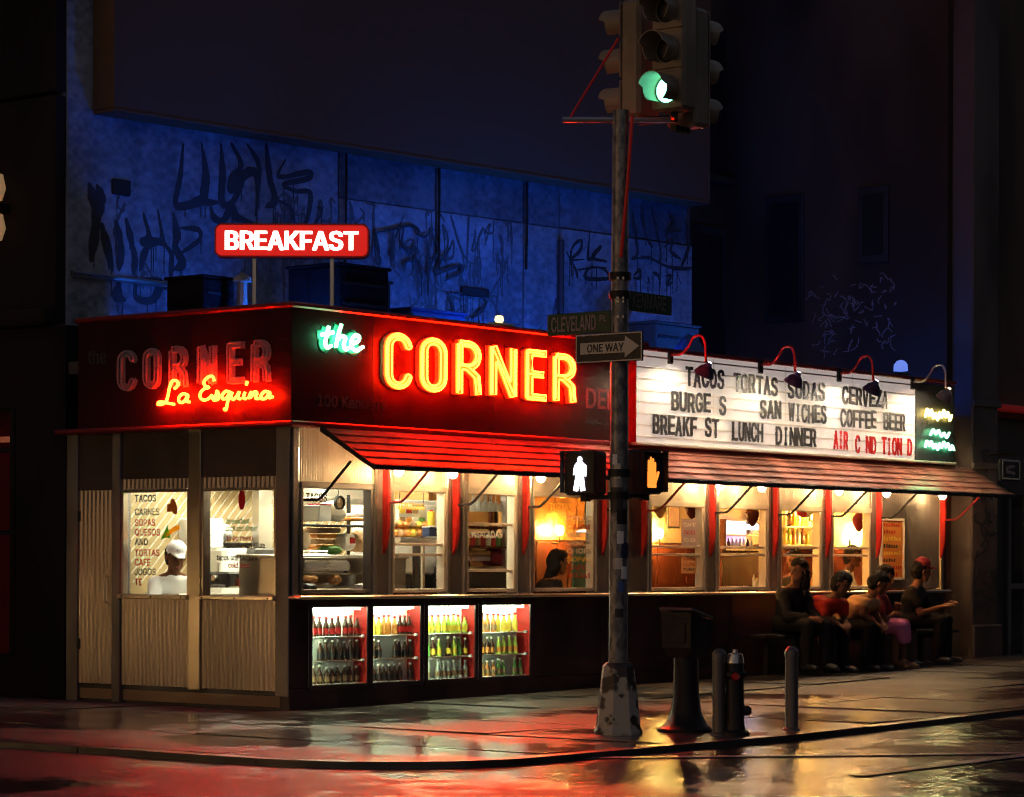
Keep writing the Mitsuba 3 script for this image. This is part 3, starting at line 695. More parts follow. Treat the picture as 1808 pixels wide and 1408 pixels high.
for k, (x, lab) in enumerate(((4.7, 'behind the CORNER letters'), (6.3, 'behind the near end of the letter board'), (8.1, 'behind the middle of the letter board'), (1.38, 'under the BREAKFAST sign'), (11.2, 'behind the small neon sign'))):
    t = thing('flood_lamp', f'blue flood lamp on the diner roof {lab}', 'flood lamp', None)
    yy = 0.9 if k == 3 else 0.45
    ax_ = ((1, 0, 0), (0, -0.22, 0.975), (0, 0.975, 0.22)) if k < 4 else ((0, 1, 0), (-0.5, 0, 0.866), (0.866, 0, 0.5))
    part(t, 'housing', frame(box(-0.16, 0.16, -0.11, 0.11, -0.12, -0.005, 0.02), (x, yy, 3.5), *ax_), 'iron')
    part(t, 'lens', frame(box(-0.145, 0.145, -0.1, 0.1, -0.004, 0.003), (x, yy, 3.5), *ax_), 'white', emit=tuple(c * FLOOD[k] for c in (0.15, 1.9, 14.0)) + (0.8,))
    part(t, 'stand', tube([(x, yy - 0.06, 3.32), (x, yy - 0.06, 3.46)], 0.02, 6), 'iron')
t = thing('roof_tarp', 'crumpled blue tarpaulin lying on the roof above the letter board', 'tarpaulin')
gxs, gys = np.meshgrid(np.linspace(6.4, 7.6, 25), np.linspace(0.2, 0.9, 15), indexing='ij')
hz = 3.34 + 0.62 * np.exp(-((gxs - 7.1) / 0.4) ** 2 - ((gys - 0.5) / 0.25) ** 2) + 0.14 * (meshkit.fbm(np.stack([gxs * 4, gys * 4, gxs * 0], -1), 3) - 0.5)
q = (np.arange(24)[:, None] * 15 + np.arange(14)).ravel()
put(t, trimesh.Trimesh(np.c_[gxs.ravel(), gys.ravel(), hz.ravel()], np.vstack([np.c_[q, q + 15, q + 16], np.c_[q, q + 16, q + 1]]), process=False), 'blue_tarp', True)
t = thing('roof_lamp', 'small pale blue glowing roof lamp at the far end of the letter board', 'lamp')
part(t, 'body', box(10.98, 11.14, 0.02, 0.14, 3.66, 3.74, 0.01), 'iron')
part(t, 'dome', lathe([(0, 3.9), (0.05, 3.885), (0.085, 3.84), (0.09, 3.76), (0, 3.75)], 12, (11.06, 0.08, 0)), 'white', True, emit=(0.12, 0.22, 0.75, 0.1))
t = thing('roof_bulkhead_lamp', 'small warm lamp clipped to the coping above the CORNER sign', 'lamp')
part(t, 'base', box(2.767, 3.1, -0.15, -0.05, 3.722, 3.75, 0.008), 'cream_steel')
part(t, 'bulb', lathe([(0, 3.83), (0.04, 3.82), (0.05, 3.78), (0.03, 3.75), (0, 3.75)], 10, (2.908, -0.1, 0)), 'white', True, emit=(3.0, 1.9, 0.7, 0.1))

# ------------------------------------------------------------------ the blue lit party wall and its neighbours
wo, wd, wn = np.array([0.12, 3.2, 0.0]), np.array([0.99619, -0.08716, 0.0]), np.array([-0.08716, -0.99619, 0.0])
def on_wall(m, d=0.0):
    """Local (along, up, out) on the slanting wall behind the diner."""
    return frame(m, wo + wn * d, wd, (0, 0, 1), wn)
W = thing('tall_building', 'tall dark building behind the diner with a blue lit graffiti covered party wall', 'building')
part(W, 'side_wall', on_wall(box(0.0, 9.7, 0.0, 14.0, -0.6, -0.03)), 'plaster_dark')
cuts = [0.02, 3.7, 5.198, 6.647, 7.265, 9.7]
for k, (a, b) in enumerate(zip(cuts[:-1], cuts[1:])):
    split = 5.34 if k else 9.0
    part(W, 'wall_panel', on_wall(box(a + 0.012, b - 0.012, 2.6, split, -0.03, 0.0 if k != 4 else 0.03, 0.008)), 'plaster')
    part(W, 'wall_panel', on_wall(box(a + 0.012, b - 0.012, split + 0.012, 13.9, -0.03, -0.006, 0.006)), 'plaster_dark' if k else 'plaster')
for k, s in enumerate((3.758, 5.194, 6.644)):
    part(W, 'hanging_cable', on_wall(tube([(s, 8, 0.03), (s + 0.02, 5.5, 0.03), (s + 0.01, 4.6 + 0.1 * k, 0.03)], 0.016, 5)), 'iron')
part(W, 'conduit', on_wall(tube([(0.05, 4.22, 0.06), (1.3, 4.2, 0.06)], 0.03, 7)), 'bright_steel')
part(W, 'conduit', on_wall(tube([(7.234, 3.4, 0.05), (7.234, 5.2, 0.05)], 0.04, 7)), 'dark_paint')
part(W, 'vent_grille', on_wall(box(0.58, 0.81, 5.062, 5.217, -0.002, 0.03, 0.006)), 'black')
part(W, 'vent_grille', on_wall(box(5.585, 6.031, 4.42, 4.52, -0.002, 0.04, 0.006)), 'black')
tags = [[(1.508, 5.678), (1.475, 5.348), (1.419, 5.035), (1.71, 5.096), (1.781, 5.162)], [(1.754, 5.715), (1.815, 5.385), (1.793, 5.127), (1.971, 5.117)], [(2.015, 5.737), (2.041, 5.446), (2.03, 5.132), (2.163, 5.127), (2.295, 5.325), (2.342, 5.441)], [(2.159, 5.753), (2.305, 5.548), (2.185, 5.425), (2.162, 5.275), (2.33, 5.44), (2.476, 5.493), (2.526, 5.35), (2.503, 5.05)], [(2.377, 5.779), (2.55, 5.538), (2.503, 5.031)], [(2.647, 5.81), (2.698, 5.442), (2.774, 5.226), (2.65, 5.139)], [(2.921, 5.673), (2.822, 5.474), (3.25, 5.577), (3.238, 5.5), (2.898, 5.407), (3.049, 5.348), (3.277, 5.343), (3.202, 5.004), (3.025, 5.006)], [(1.876, 5.08), (1.924, 4.957), (2.044, 4.931), (2.163, 5.072), (2.236, 4.987), (2.455, 4.952)], [(2.799, 5.228), (2.974, 5.171), (3.05, 5.028)], [(3.38, 5.211), (3.444, 5.16), (3.33, 5.016)], [(0.459, 4.745), (0.515, 4.574), (0.594, 4.298)], [(0.636, 4.797), (0.704, 4.555), (0.683, 4.305)], [(0.77, 4.828), (0.839, 4.603), (0.884, 4.429), (0.863, 4.284)], [(0.995, 4.903), (1.064, 4.677), (0.997, 4.617), (1.202, 4.653)], [(1.177, 4.957), (1.259, 4.64), (1.363, 4.505), (1.331, 4.178)], [(0.953, 4.327), (1.02, 4.53), (1.156, 4.631), (1.294, 4.608)], [(1.478, 4.805), (1.712, 4.809), (1.724, 4.701), (1.433, 4.511)], [(1.384, 4.941), (1.432, 4.728), (1.409, 4.6), (1.503, 4.445), (1.387, 4.363)], [(0.684, 4.181), (0.662, 4.037), (0.752, 4.009)], [(0.886, 4.197), (0.909, 4.038), (1.113, 4.036), (1.204, 4.204), (1.021, 4.243)], [(1.204, 4.168), (1.668, 4.15), (1.716, 4.098)], [(0.304, 5.134), (0.393, 4.844), (0.33, 4.381)], [(0.402, 5.127), (0.458, 4.992), (0.415, 4.829)]]
tags += [[(4.214, 5.03), (4.262, 4.806), (4.295, 4.671)], [(4.214, 5.007), (4.531, 5.083), (4.755, 5.138), (4.885, 5.092), (4.853, 5.043)], [(4.499, 5.057), (4.468, 4.87), (4.485, 4.71)], [(4.659, 5.095), (4.628, 4.93), (4.757, 4.849), (4.821, 4.901), (4.855, 4.764)], [(4.869, 5.044), (4.983, 5.032), (5.081, 5.111)], [(5.016, 4.988), (5.05, 4.781), (5.018, 4.615)], [(5.114, 5.02), (5.214, 4.889), (5.083, 4.737), (5.035, 4.593)], [(5.396, 4.952), (5.248, 4.798), (5.166, 4.65), (5.414, 4.718), (5.564, 4.754), (5.565, 4.683), (5.315, 4.569)], [(4.662, 4.609), (4.693, 4.728), (4.887, 4.744), (4.953, 4.563)], [(5.349, 4.43), (5.786, 4.44), (5.973, 4.383), (5.923, 4.283), (5.753, 4.165)], [(5.349, 4.43), (5.45, 4.25), (5.417, 4.153)], [(7.42, 5.081), (7.511, 5.188), (7.621, 5.223), (7.585, 5.096), (7.439, 4.984), (7.66, 5.003)], [(7.769, 5.36), (7.734, 5.009), (7.956, 5.178), (7.808, 5.04), (8.07, 5.013)], [(7.347, 5.075), (7.513, 4.867), (7.55, 4.771)], [(7.55, 4.87), (7.958, 4.929), (8.109, 4.816), (7.698, 4.783), (7.771, 4.913), (8.07, 4.938)], [(8.542, 5.66), (8.641, 5.188), (8.526, 5.077)], [(8.715, 5.753), (8.795, 5.405), (8.913, 5.263)], [(8.91, 5.747), (9.07, 5.225), (9.031, 5.069)], [(9.225, 5.675), (9.344, 5.609), (9.187, 5.466), (9.465, 5.518)], [(9.148, 5.283), (9.306, 5.374), (9.267, 5.243), (9.467, 5.157)], [(8.526, 5.077), (8.835, 5.128), (9.071, 5.072), (9.308, 5.04), (9.669, 5.07)], [(9.544, 5.68), (9.626, 5.377), (9.468, 5.054)], [(8.566, 4.878), (8.681, 4.963), (8.682, 4.862), (8.566, 4.852)], [(8.837, 4.9), (8.876, 4.801)], [(8.915, 4.957), (9.032, 4.915), (9.072, 4.816)], [(9.15, 4.925), (9.269, 4.934), (9.191, 4.826), (9.309, 4.861)], [(9.388, 4.996), (9.469, 4.847)], [(9.308, 5.015), (9.629, 5.041)]]
wid = [0.055, 0.05, 0.045, 0.05, 0.035, 0.045, 0.04, 0.055, 0.03, 0.03, 0.06, 0.055, 0.05, 0.05, 0.03, 0.045, 0.035, 0.06, 0.06, 0.055, 0.05, 0.07, 0.06]
def spray(pts, w, seed):
    """An uneven, tapering painted stroke with a few runs of paint."""
    p = smooth_line(pts, 9)
    g_ = np.random.default_rng(seed)
    t = np.linspace(0, 1, len(p))
    r = w * (0.55 + 0.9 * meshkit.noise(np.c_[t * 5, t * 0 + seed * 1.7, t * 0], 3)) * np.clip(0.35 + 3 * np.minimum(t, 1 - t), 0, 1)
    out = [LineString(p[i_:i_ + 2]).buffer(max(0.006, r[i_]), 3) for i_ in range(len(p) - 1)]
    for i_ in g_.choice(len(p) - 1, 2):
        out.append(LineString([p[i_], p[i_] - [0, g_.uniform(0.1, 0.35)]]).buffer(0.006, 2))
    return unary_union(out).simplify(0.004)
pol = [spray(s, (wid[k] if k < len(wid) else 0.026) * 0.8, k) for k, s in enumerate(tags)]
def graffiti(t, polys, on, m, label):
    key = stuff_part(t, 'graffiti', on(slab(unary_union(polys), 0.004)), m, False, label)
graffiti(W, pol[:23], lambda m: on_wall(m, 0.001), 'paint_ink', 'large dripping black graffiti tags on the blue wall')
graffiti(W, pol[23:], lambda m: on_wall(m, 0.0315), 'paint_ink', 'thin scrawled black graffiti tags on the right of the blue wall')
r8 = np.random.default_rng(21); old = []
for k in range(34):
    c = r8.uniform([0.4, 3.9], [7.6, 5.2])
    for j in range(3):
        q = c + [0.16 * j, 0] + np.cumsum(r8.normal(0, [0.07, 0.16], (5, 2)), 0)
        old.append(spray(np.clip(q, [0.2, 3.8], [7.7, 5.32]), 0.014, 100 + 3 * k + j))
graffiti(W, old, lambda m: on_wall(m, 0.0004), 'faded_ink', 'older faded graffiti scribbles under the black tags')
# street side of the same building, left of the diner
for z0, z1 in ((3.7, 6.0), (6.0, 9.0), (9.0, 14.0)):
    part(W, 'front_wall', box(0.02, 0.6, 3.22, 16.0, z0 + 0.02, z1 - 0.02, 0.01), 'street_wall')
part(W, 'front_wall', box(0.02, 0.6, 3.06, 3.8, 0.0, 3.69), 'street_wall')
part(W, 'front_wall', box(0.02, 0.6, 5.3, 16.0, 0.0, 3.69), 'street_wall')
part(W, 'front_wall', box(0.02, 0.6, 3.8, 5.3, 2.9, 3.69), 'street_wall')
part(W, 'stall_riser', box(0.02, 0.6, 3.8, 5.3, 0.0, 0.4), 'street_wall')
for y in (6.4, 8.4, 10.4):
    for z in (4.6, 7.2):
        part(W, 'window', box(-0.01, 0.03, y, y + 0.9, z, z + 1.5), 'black')
part(W, 'cornice', box(-0.16, 0.02, 3.2, 16, 3.7, 3.86, 0.03), 'street_wall')
part(W, 'shop_window', cat(box(0.0, 0.06, 3.8, 3.86, 0.4, 2.9), box(0.0, 0.06, 5.2, 5.3, 0.4, 2.9), box(0.001, 0.06, 3.86, 5.2, 1.62, 1.67), box(0.001, 0.06, 3.86, 5.2, 2.45, 2.5)), 'street_wall')
part(W, 'shop_pane', on_left(sbox_mesh(-5.2, -3.86, 0.4, 2.9), 0.03), 'glass', False)
part(W, 'shop_backdrop', box(1.0, 1.04, 3.7, 5.6, 0.0, 3.0), 'red_paint')
part(W, 'shop_lamp', box(0.7, 0.74, 4.2, 5.2, 2.6, 2.66, 0.01), 'white', emit=(0.16, 0.03, 0.01, 0.1))
t = thing('wall_sconce', 'cream glowing wall sconce high on the dark building at the left edge', 'lamp')
for k, z in enumerate((4.55, 4.95)):
    part(t, 'glass_shade', lathe([(0.0, z), (0.06, z + 0.02), (0.1, z + 0.14), (0.07, z + 0.28), (0.0, z + 0.3)], 12, (-0.14, 3.921, 0)), 'offwhite', True, emit=(0.2, 0.12, 0.05, 0.1))
part(t, 'bracket', box(-0.13, 0.02, 3.921 - 0.03, 3.921 + 0.03, 4.85, 4.95, 0.008), 'iron')

bb = thing('billboard', 'huge dark unlit billboard hanging on the upper party wall', 'billboard')
part(bb, 'face', on_wall(box(0.36, 9.6, 5.87, 11.5, 0.28, 0.34)), 'billboard_black')
part(bb, 'frame', on_wall(cat(box(0.33, 9.63, 5.83, 5.868, 0.02, 0.36, 0.01), box(0.33, 0.359, 5.87, 11.5, 0.02, 0.36), box(9.601, 9.63, 5.87, 11.5, 0.02, 0.36))), 'billboard_black')
for s in (1.5, 4.0, 6.5, 8.8):
    part(bb, 'bracket', on_wall(box(s, s + 0.06, 5.88, 5.98, -0.03, 0.275)), 'billboard_black')

# dark building set back on the right, and the pilaster facade beyond the diner
V = thing('dark_tenement', 'dark navy tenement wall with dim tall windows rising behind the letter board', 'building')
part(V, 'wall', box(9.75, 30.0, 3.6, 4.2, 0.0, 16.0), 'far_wall')
part(V, 'side_wall', box(9.7, 9.76, 2.36, 3.62, 0.0, 16.0), 'far_wall')
for x in (11.3, 14.2, 17.4, 20.6):
    for z in (3.9, 6.6):
        w = part(V, 'window', box(x, x + 1.0, 3.52, 3.598, z, z + 2.0, 0.01), 'dark_paint')
        part(w, 'pane', box(x + 0.1, x + 0.9, 3.51, 3.519, z + 0.12, z + 1.88), 'black')
        part(w, 'sill', box(x - 0.1, x + 1.1, 3.44, 3.6, z - 0.1, z - 0.005, 0.01), 'far_wall')
r9 = np.random.default_rng(11)
spots = []
for k in range(70):
    c = r9.uniform([-2.2, 4.2], [-0.95, 5.1])
    spots.append(LineString(smooth_line(c + np.cumsum(r9.normal(0, 0.05, (4, 2)), 0), 4)).buffer(0.006, 2).simplify(0.003))

P = thing('corner_facade', 'brown plastered pilaster facade with faded graffiti beyond the far end of the diner', 'building')
graffiti_later = spots
px0, px1 = 12.55, 13.24
part(P, 'side_wall', box(12.42, 12.8, 0.2, 3.6, 0.0, 12.0), 'far_wall')
graffiti(P, graffiti_later, lambda m: on_left(m, 12.4195), 'dead_tube', 'pale scribbled graffiti on the dark side wall')
for ya, yb in ((2.35, 2.95), (1.05, 1.5)):
    w = part(P, 'window', box(12.37, 12.419, ya, yb, 4.6 if ya > 2 else 5.3, 6.3, 0.008), 'dark_paint')
    part(w, 'pane', box(12.362, 12.3695, ya + 0.07, yb - 0.07, 4.7 if ya > 2 else 5.4, 6.2), 'black')
part(P, 'pilaster', box(px0, px1, -0.1, 0.3, 0.0, 12.0, 0.02), 'brown_wall')
part(P, 'pilaster_base', box(px0 - 0.04, px1 + 0.04, -0.16, -0.101, 0.0, 0.6, 0.02), 'brown_wall')
for z in (2.6, 3.4):
    part(P, 'string_course', box(px0 - 0.02, px1 + 0.02, -0.14, -0.102, z, z + 0.08, 0.01), 'brown_wall')
pol = []
for k in range(20):
    c = r9.uniform([px0 + 0.1, 0.7], [px1 - 0.2, 2.9])
    p = np.clip(c + np.cumsum(r9.normal(0, 0.12, (5, 2)), 0), [px0 + 0.05, 0.62], [px1 - 0.05, 3.2])
    pol.append(LineString(smooth_line(p, 4)).buffer(0.016, 3).simplify(0.004))
graffiti(P, pol, lambda m: on_right(m, -0.1015), 'paint_ink', 'dark scribbled graffiti tags on the brown pilaster')
part(P, 'upper_wall', box(px1, 26, 0.1, 0.5, 3.3, 12.0), 'far_wall')
part(P, 'shop_front', cat(box(px1, px1 + 0.7, 0.15, 0.3, 0.0, 3.3), box(px1 + 1.5, 26, 0.15, 0.3, 0.0, 3.3), box(px1 + 0.7, px1 + 1.5, 0.15, 0.3, 2.3, 3.3)), 'dark_paint')
part(P, 'red_fascia', box(px1 + 0.05, 20, -0.1, 0.1, 3.385, 3.459, 0.01), 'red_paint', emit=(0.05, 0.002, 0.002, 0.05))
dr_ = part(P, 'door', cat(box(px1 + 0.7, px1 + 0.78, 0.12, 0.3, 0.05, 2.3), box(px1 + 1.42, px1 + 1.5, 0.12, 0.3, 0.05, 2.3), box(px1 + 0.78, px1 + 1.42, 0.121, 0.3, 1.05, 1.12)), 'dull_steel')
part(dr_, 'pane', on_right(sbox_mesh(px1 + 0.78, px1 + 1.42, 0.05, 2.3), 0.2), 'glass', False)
part(P, 'lobby_wall', box(px1 + 0.4, px1 + 2.2, 1.4, 1.45, 0.0, 2.5), 'offwhite')
part(P, 'lobby_lamp', box(px1 + 0.9, px1 + 1.7, 0.8, 0.9, 2.35, 2.4), 'white', emit=(1.6, 1.5, 0.6, 0.15))
t = thing('hanging_sign', 'small dark square sign with a pale outline hanging at the right edge', 'sign')
hx0, hx1, hz0, hz1 = 12.524, 13.036, 2.434, 2.723
part(t, 'panel', box(hx0, hx1, -0.53, -0.47, hz0, hz1, 0.02), 'black')
part(t, 'outline', on_right(slab(sbox(hx0, hz0, hx1, hz1).buffer(-0.02).difference(sbox(hx0, hz0, hx1, hz1).buffer(-0.04)), 0.004), -0.531), 'offwhite', False)
part(t, 'glyph', on_right(slab(LineString([(hx0 + 0.32, hz1 - 0.1), (hx0 + 0.15, hz1 - 0.12), (hx0 + 0.15, hz0 + 0.12), (hx0 + 0.34, hz0 + 0.1)]).buffer(0.02), 0.004), -0.531), 'dead_tube', False)
part(t, 'arm', tube([(hx1 - 0.1, -0.5, hz1 + 0.06), (hx1 - 0.1, 0.16, hz1 + 0.06)], 0.02, 6), 'iron')
part(t, 'hanger', tube([(hx1 - 0.1, -0.5, hz1 - 0.01), (hx1 - 0.1, -0.5, hz1 + 0.06)], 0.012, 6), 'iron')

# ------------------------------------------------------------------ traffic pole, signals and street signs
PX, PY = -0.762, -4.287
EX, EY = (1, 0, 0), (0, 1, 0)
def at_pole(m, dx=0.0, dy=0.0, z=0.0):
    m = m.copy(); m.apply_translation([PX + dx, PY + dy, z]); return m
def face_west(m, dx, dy, z):          # facing -x, reading towards -y
    return on_left(m, PX + dx, PY + dy, z)
def face_south(m, dx, dy, z):         # facing -y, reading towards +x
    return on_right(m, PY + dy, PX + dx, z)
Q = thing('traffic_signal_pole', 'scuffed steel traffic pole with a flared octagonal base at the pavement edge', 'traffic pole')
oct_ = lathe([(0, 0), (0.2, 0.0), (0.2, 0.03), (0.185, 0.05), (0.13, 0.54), (0.1, 0.57), (0, 0.57)], 8)
oct_.apply_transform(trimesh.transformations.rotation_matrix(math.radians(22.5), [0, 0, 1]))
part(Q, 'base', at_pole(oct_), 'base_paint', 20)
part(Q, 'shaft', at_pole(tube([(0, 0, 0.5), (0, 0, 2.0), (0, 0, 4.95)], [0.078, 0.074, 0.066], 16)), 'pole_paint', True)
for z in (3.632, 3.484, 1.892, 2.071):
    part(Q, 'clamp', at_pole(lathe([(0.07, z - 0.03), (0.088, z - 0.03), (0.088, z + 0.03), (0.07, z + 0.03)], 14)), 'iron')
for z, a, h, w, mm in ((1.757, 200, 0.2, 80, 'black'), (1.667, 235, 0.12, 60, 'iron'), (1.51, 225, 0.1, 40, 'white'), (1.398, 260, 0.12, 55, 'cloth_navy'), (1.309, 215, 0.09, 45, 'offwhite'),
                       (1.232, 250, 0.1, 40, 'white'), (1.129, 230, 0.08, 35, 'blue_tarp'), (2.026, 205, 0.12, 40, 'offwhite'), (0.927, 220, 0.07, 50, 'black'), (2.139, 190, 0.08, 30, 'white')):
    ang = np.radians(np.linspace(a - w / 2, a + w / 2, 7)); r_ = 0.0795
    v = np.array([[r_ * math.cos(t), r_ * math.sin(t), zz] for zz in (z, z + h) for t in ang])
    f = [[k, k + 1, k + 8] for k in range(6)] + [[k, k + 8, k + 7] for k in range(6)]
    part(Q, 'sticker', at_pole(trimesh.Trimesh(v, f, process=False)), mm, True)
for z in (3.61, 3.453, 3.426, 3.305):
    for a in (205, 235):
        part(Q, 'bolt', at_pole(lathe([(0, -0.012), (0.012, -0.01), (0.012, 0.01), (0, 0.012)], 6), 0.085 * math.cos(math.radians(a)), 0.085 * math.sin(math.radians(a)), z), 'bright_steel')
Rv = np.array([0.6235, -0.7818, 0.0])
zb = 4.875
part(Q, 'cross_arm', tube([np.array([PX, PY, zb]) - Rv * 0.46, np.array([PX, PY, zb]) + Rv * 0.42], 0.022, 10), 'bright_steel')
t = thing('guy_cable', 'bright red cable strung down the upper traffic pole from the signal cluster', 'cable')
part(t, 'upper_run', tube([np.array([PX, PY, 5.521]) - Rv * 0.02, np.array([PX, PY, zb]) - Rv * 0.41], 0.011, 6), 'cable_red')
part(t, 'lower_run', tube([np.array([PX - 0.05, PY - 0.04, 4.897]) + Rv * 0.09, np.array([PX - 0.07, PY - 0.06, 4.337]) + Rv * 0.05, np.array([PX - 0.07, PY - 0.06, 3.776]) + Rv * 0.0], 0.015, 6), 'cable_red')

def visor(face):
    """A tunnel visor along +z, open below."""
    ang = np.radians(np.linspace(-50, 230, 22)); n = len(ang); v = []
    for r, z in ((0.118, 0.0), (0.122, 0.23), (0.116, 0.23), (0.112, 0.0)):
        cut = np.where((np.degrees(ang) < 10) | (np.degrees(ang) > 170), 0.72, 1.0)
        v.append(np.c_[r * np.cos(ang), r * np.sin(ang), z * cut - 0.0])
    v = np.vstack(v); f = []
    for b in range(3):
        for k in range(n - 1):
            a0, a1 = b * n + k, (b + 1) * n + k
            f += [[a0, a0 + 1, a1 + 1], [a0, a1 + 1, a1]]
    return trimesh.Trimesh(v, f, process=False)
hub = np.array([PX, PY, 0]) + Rv * 0.42
def signal_head(label, c, out, z0, lit=None):
    """A three lens vehicle signal; c = centre, out = facing direction."""
    t = thing('traffic_light', label, 'traffic light')
    ez = np.array(out, float); ey = np.array([0, 0, 1.0]); ex = np.cross(ey, ez)
    fr = lambda m: frame(m, (c[0], c[1], z0), ex, ey, ez)
    part(t, 'housing', fr(box(-0.15, 0.15, 0, 0.945, -0.1, 0.09, 0.03)), 'signal_paint')
    for k in range(3):
        zc = 0.158 + 0.3145 * k
        part(t, 'section_door', fr(box(-0.145, 0.145, zc - 0.147, zc + 0.147, 0.09, 0.105, 0.012)), 'signal_paint')
        m = visor(0); m.apply_translation([0, zc, 0.1])
        part(t, 'visor', fr(m), 'signal_paint', 40)
        col = ('green', 'yellow', 'red')[k]
        l = lathe([(0.0, 0.03), (0.05, 0.024), (0.085, 0.01), (0.102, 0.0)], 18); l.apply_translation([0, 0, 0])
        l = frame(l, (0, zc, 0.104), (1, 0, 0), (0, 1, 0), (0, 0, 1))
        part(t, 'lens', fr(l), 'teal' if k == 0 else 'black', True, emit=(1.1, 6.5, 3.6, 0.2) if (lit == k) else None, label=f'{"lit" if lit == k else "unlit"} {col} lens')
    for q in (-0.02, 0.955):
        part(t, 'mount', tube([np.array([c[0], c[1], z0 + q]), np.array([hub[0], hub[1], z0 + q])], 0.03, 8), 'iron')
    return t
zs_ = 4.862
signal_head('dark traffic light facing left, its visors pointing along the side street', hub + np.array([0.0, 0.33, 0]), (0, 1, 0), zs_ + 0.05)
signal_head('traffic light facing the camera side with its bottom green lens lit', hub + np.array([-0.13, -0.1, 0]), (-1, 0, 0), zs_ + 0.05, 0)
signal_head('dark traffic light facing right, seen from behind the lit one', hub + np.array([0.2, 0.0, 0]), (1, 0, 0), zs_ - 0.03)
part(Q, 'signal_stem', tube([(hub[0], hub[1], zb - 0.02), (hub[0], hub[1], 6.0)], 0.032, 8), 'iron')

def ped(label, kind, c, out, z0):
    t = thing('pedestrian_signal', label, 'pedestrian signal')
    ez = np.array(out, float); ey = np.array([0, 0, 1.0]); ex = np.cross(ey, ez)
    fr = lambda m: frame(m, (c[0], c[1], z0), ex, ey, ez)
    part(t, 'housing', fr(box(-0.165, 0.165, 0, 0.35, -0.14, 0.0, 0.02)), 'black')
    part(t, 'visor', fr(cat(box(-0.165, 0.165, 0.34, 0.352, 0.001, 0.06), box(-0.167, -0.157, 0.02, 0.34, 0.001, 0.05), box(0.157, 0.167, 0.02, 0.34, 0.001, 0.05))), 'black')
    part(t, 'screen', fr(box(-0.15, 0.15, 0.015, 0.335, 0.001, 0.006)), 'black')
    if kind == 'man':
        g = unary_union([Point(0, 0.285).buffer(0.024), Polygon([(-0.018, 0.262), (0.02, 0.262), (0.062, 0.23), (0.058, 0.15), (0.03, 0.175), (0.05, 0.04), (0.012, 0.035), (0.0, 0.12), (-0.022, 0.035), (-0.058, 0.04), (-0.032, 0.175), (-0.062, 0.165), (-0.05, 0.235)]).buffer(0.006)])
        part(t, 'walk_symbol', fr(frame(slab(g, 0.003), (0, 0, 0.007), EX, EY, (0, 0, 1))), 'white', False, emit=(2.4, 2.4, 2.6, 0.1))
    else:
        g = unary_union([sbox(-0.05, 0.06, 0.045, 0.17).buffer(0.012)] + [LineString([(x, 0.15), (x, h)]).buffer(0.0125) for x, h in ((-0.046, 0.26), (-0.017, 0.285), (0.012, 0.275), (0.04, 0.245))] + [LineString([(0.05, 0.1), (0.085, 0.17)]).buffer(0.014)])
        part(t, 'hand_symbol', fr(frame(slab(g, 0.003), (0, 0, 0.007), EX, EY, (0, 0, 1))), 'orange', False, emit=(1.7, 0.4, 0.05, 0.1))
    part(t, 'bracket', cat(tube([(c[0] - out[0] * 0.07, c[1] - out[1] * 0.07, z0 - 0.02), (PX, PY, z0 - 0.02)], 0.018, 8), box(c[0] - out[0] * 0.07 - 0.03, c[0] - out[0] * 0.07 + 0.03, c[1] - out[1] * 0.07 - 0.03, c[1] - out[1] * 0.07 + 0.03, z0 - 0.05, z0 - 0.001)), 'iron')
ped('pedestrian signal on the left of the pole showing a white walking figure', 'man', (PX - 0.06, PY + 0.34), (-1, 0, 0), 1.901)
ped('pedestrian signal on the right of the pole showing an orange raised hand', 'hand', (PX + 0.34, PY - 0.07), (0, -1, 0), 1.914)

t = thing('street_name_sign', 'green street name sign reading CLEVELAND PL on the left of the pole', 'street sign')
part(t, 'plate', box(PX - 0.012, PX + 0.012, PY + 0.08, PY + 0.72, 3.193, 3.368, 0.004), 'sign_green')
part(t, 'lettering', face_west(text('CLEVELAND', 0.115, 0.003, True, 0.45), -0.013, 0.45, 3.193 + 0.03), 'dead_tube', False)
part(t, 'lettering', face_west(text('PL', 0.05, 0.003, True, 0.07), -0.013, 0.155, 3.193 + 0.09), 'dead_tube', False)
t = thing('street_name_sign', 'dark green street name sign reading KENMARE on the right of the pole', 'street sign')
part(t, 'plate', box(PX + 0.08, PX + 0.7, PY - 0.012, PY + 0.012, 3.372, 3.529, 0.004), 'sign_green')
part(t, 'lettering', face_south(text('KENMARE', 0.11, 0.003, True, 0.46), 0.38, -0.013, 3.372 + 0.03), 'dull_steel', False)
t = thing('one_way_sign', 'black and white ONE WAY arrow sign crossing the front of the pole', 'traffic sign')
part(t, 'plate', box(PX - 0.105, PX - 0.09, PY - 0.3, PY + 0.36, 2.946, 3.179, 0.004), 'black')
zc_ = 3.063
part(t, 'arrow', face_west(slab(Polygon([(-0.28, -0.045), (0.16, -0.045), (0.16, -0.085), (0.3, 0.0), (0.16, 0.085), (0.16, 0.045), (-0.28, 0.045)]), 0.003), -0.106, 0.03, zc_), 'offwhite', False)
part(t, 'lettering', face_west(text('ONE WAY', 0.06, 0.002, True, 0.36), -0.11, 0.06, zc_ - 0.03), 'black', False)
part(t, 'border', face_west(slab(sbox(-0.325, -0.112, 0.325, 0.112).difference(sbox(-0.315, -0.102, 0.315, 0.102)), 0.002), -0.106, 0.03, zc_), 'offwhite', False)

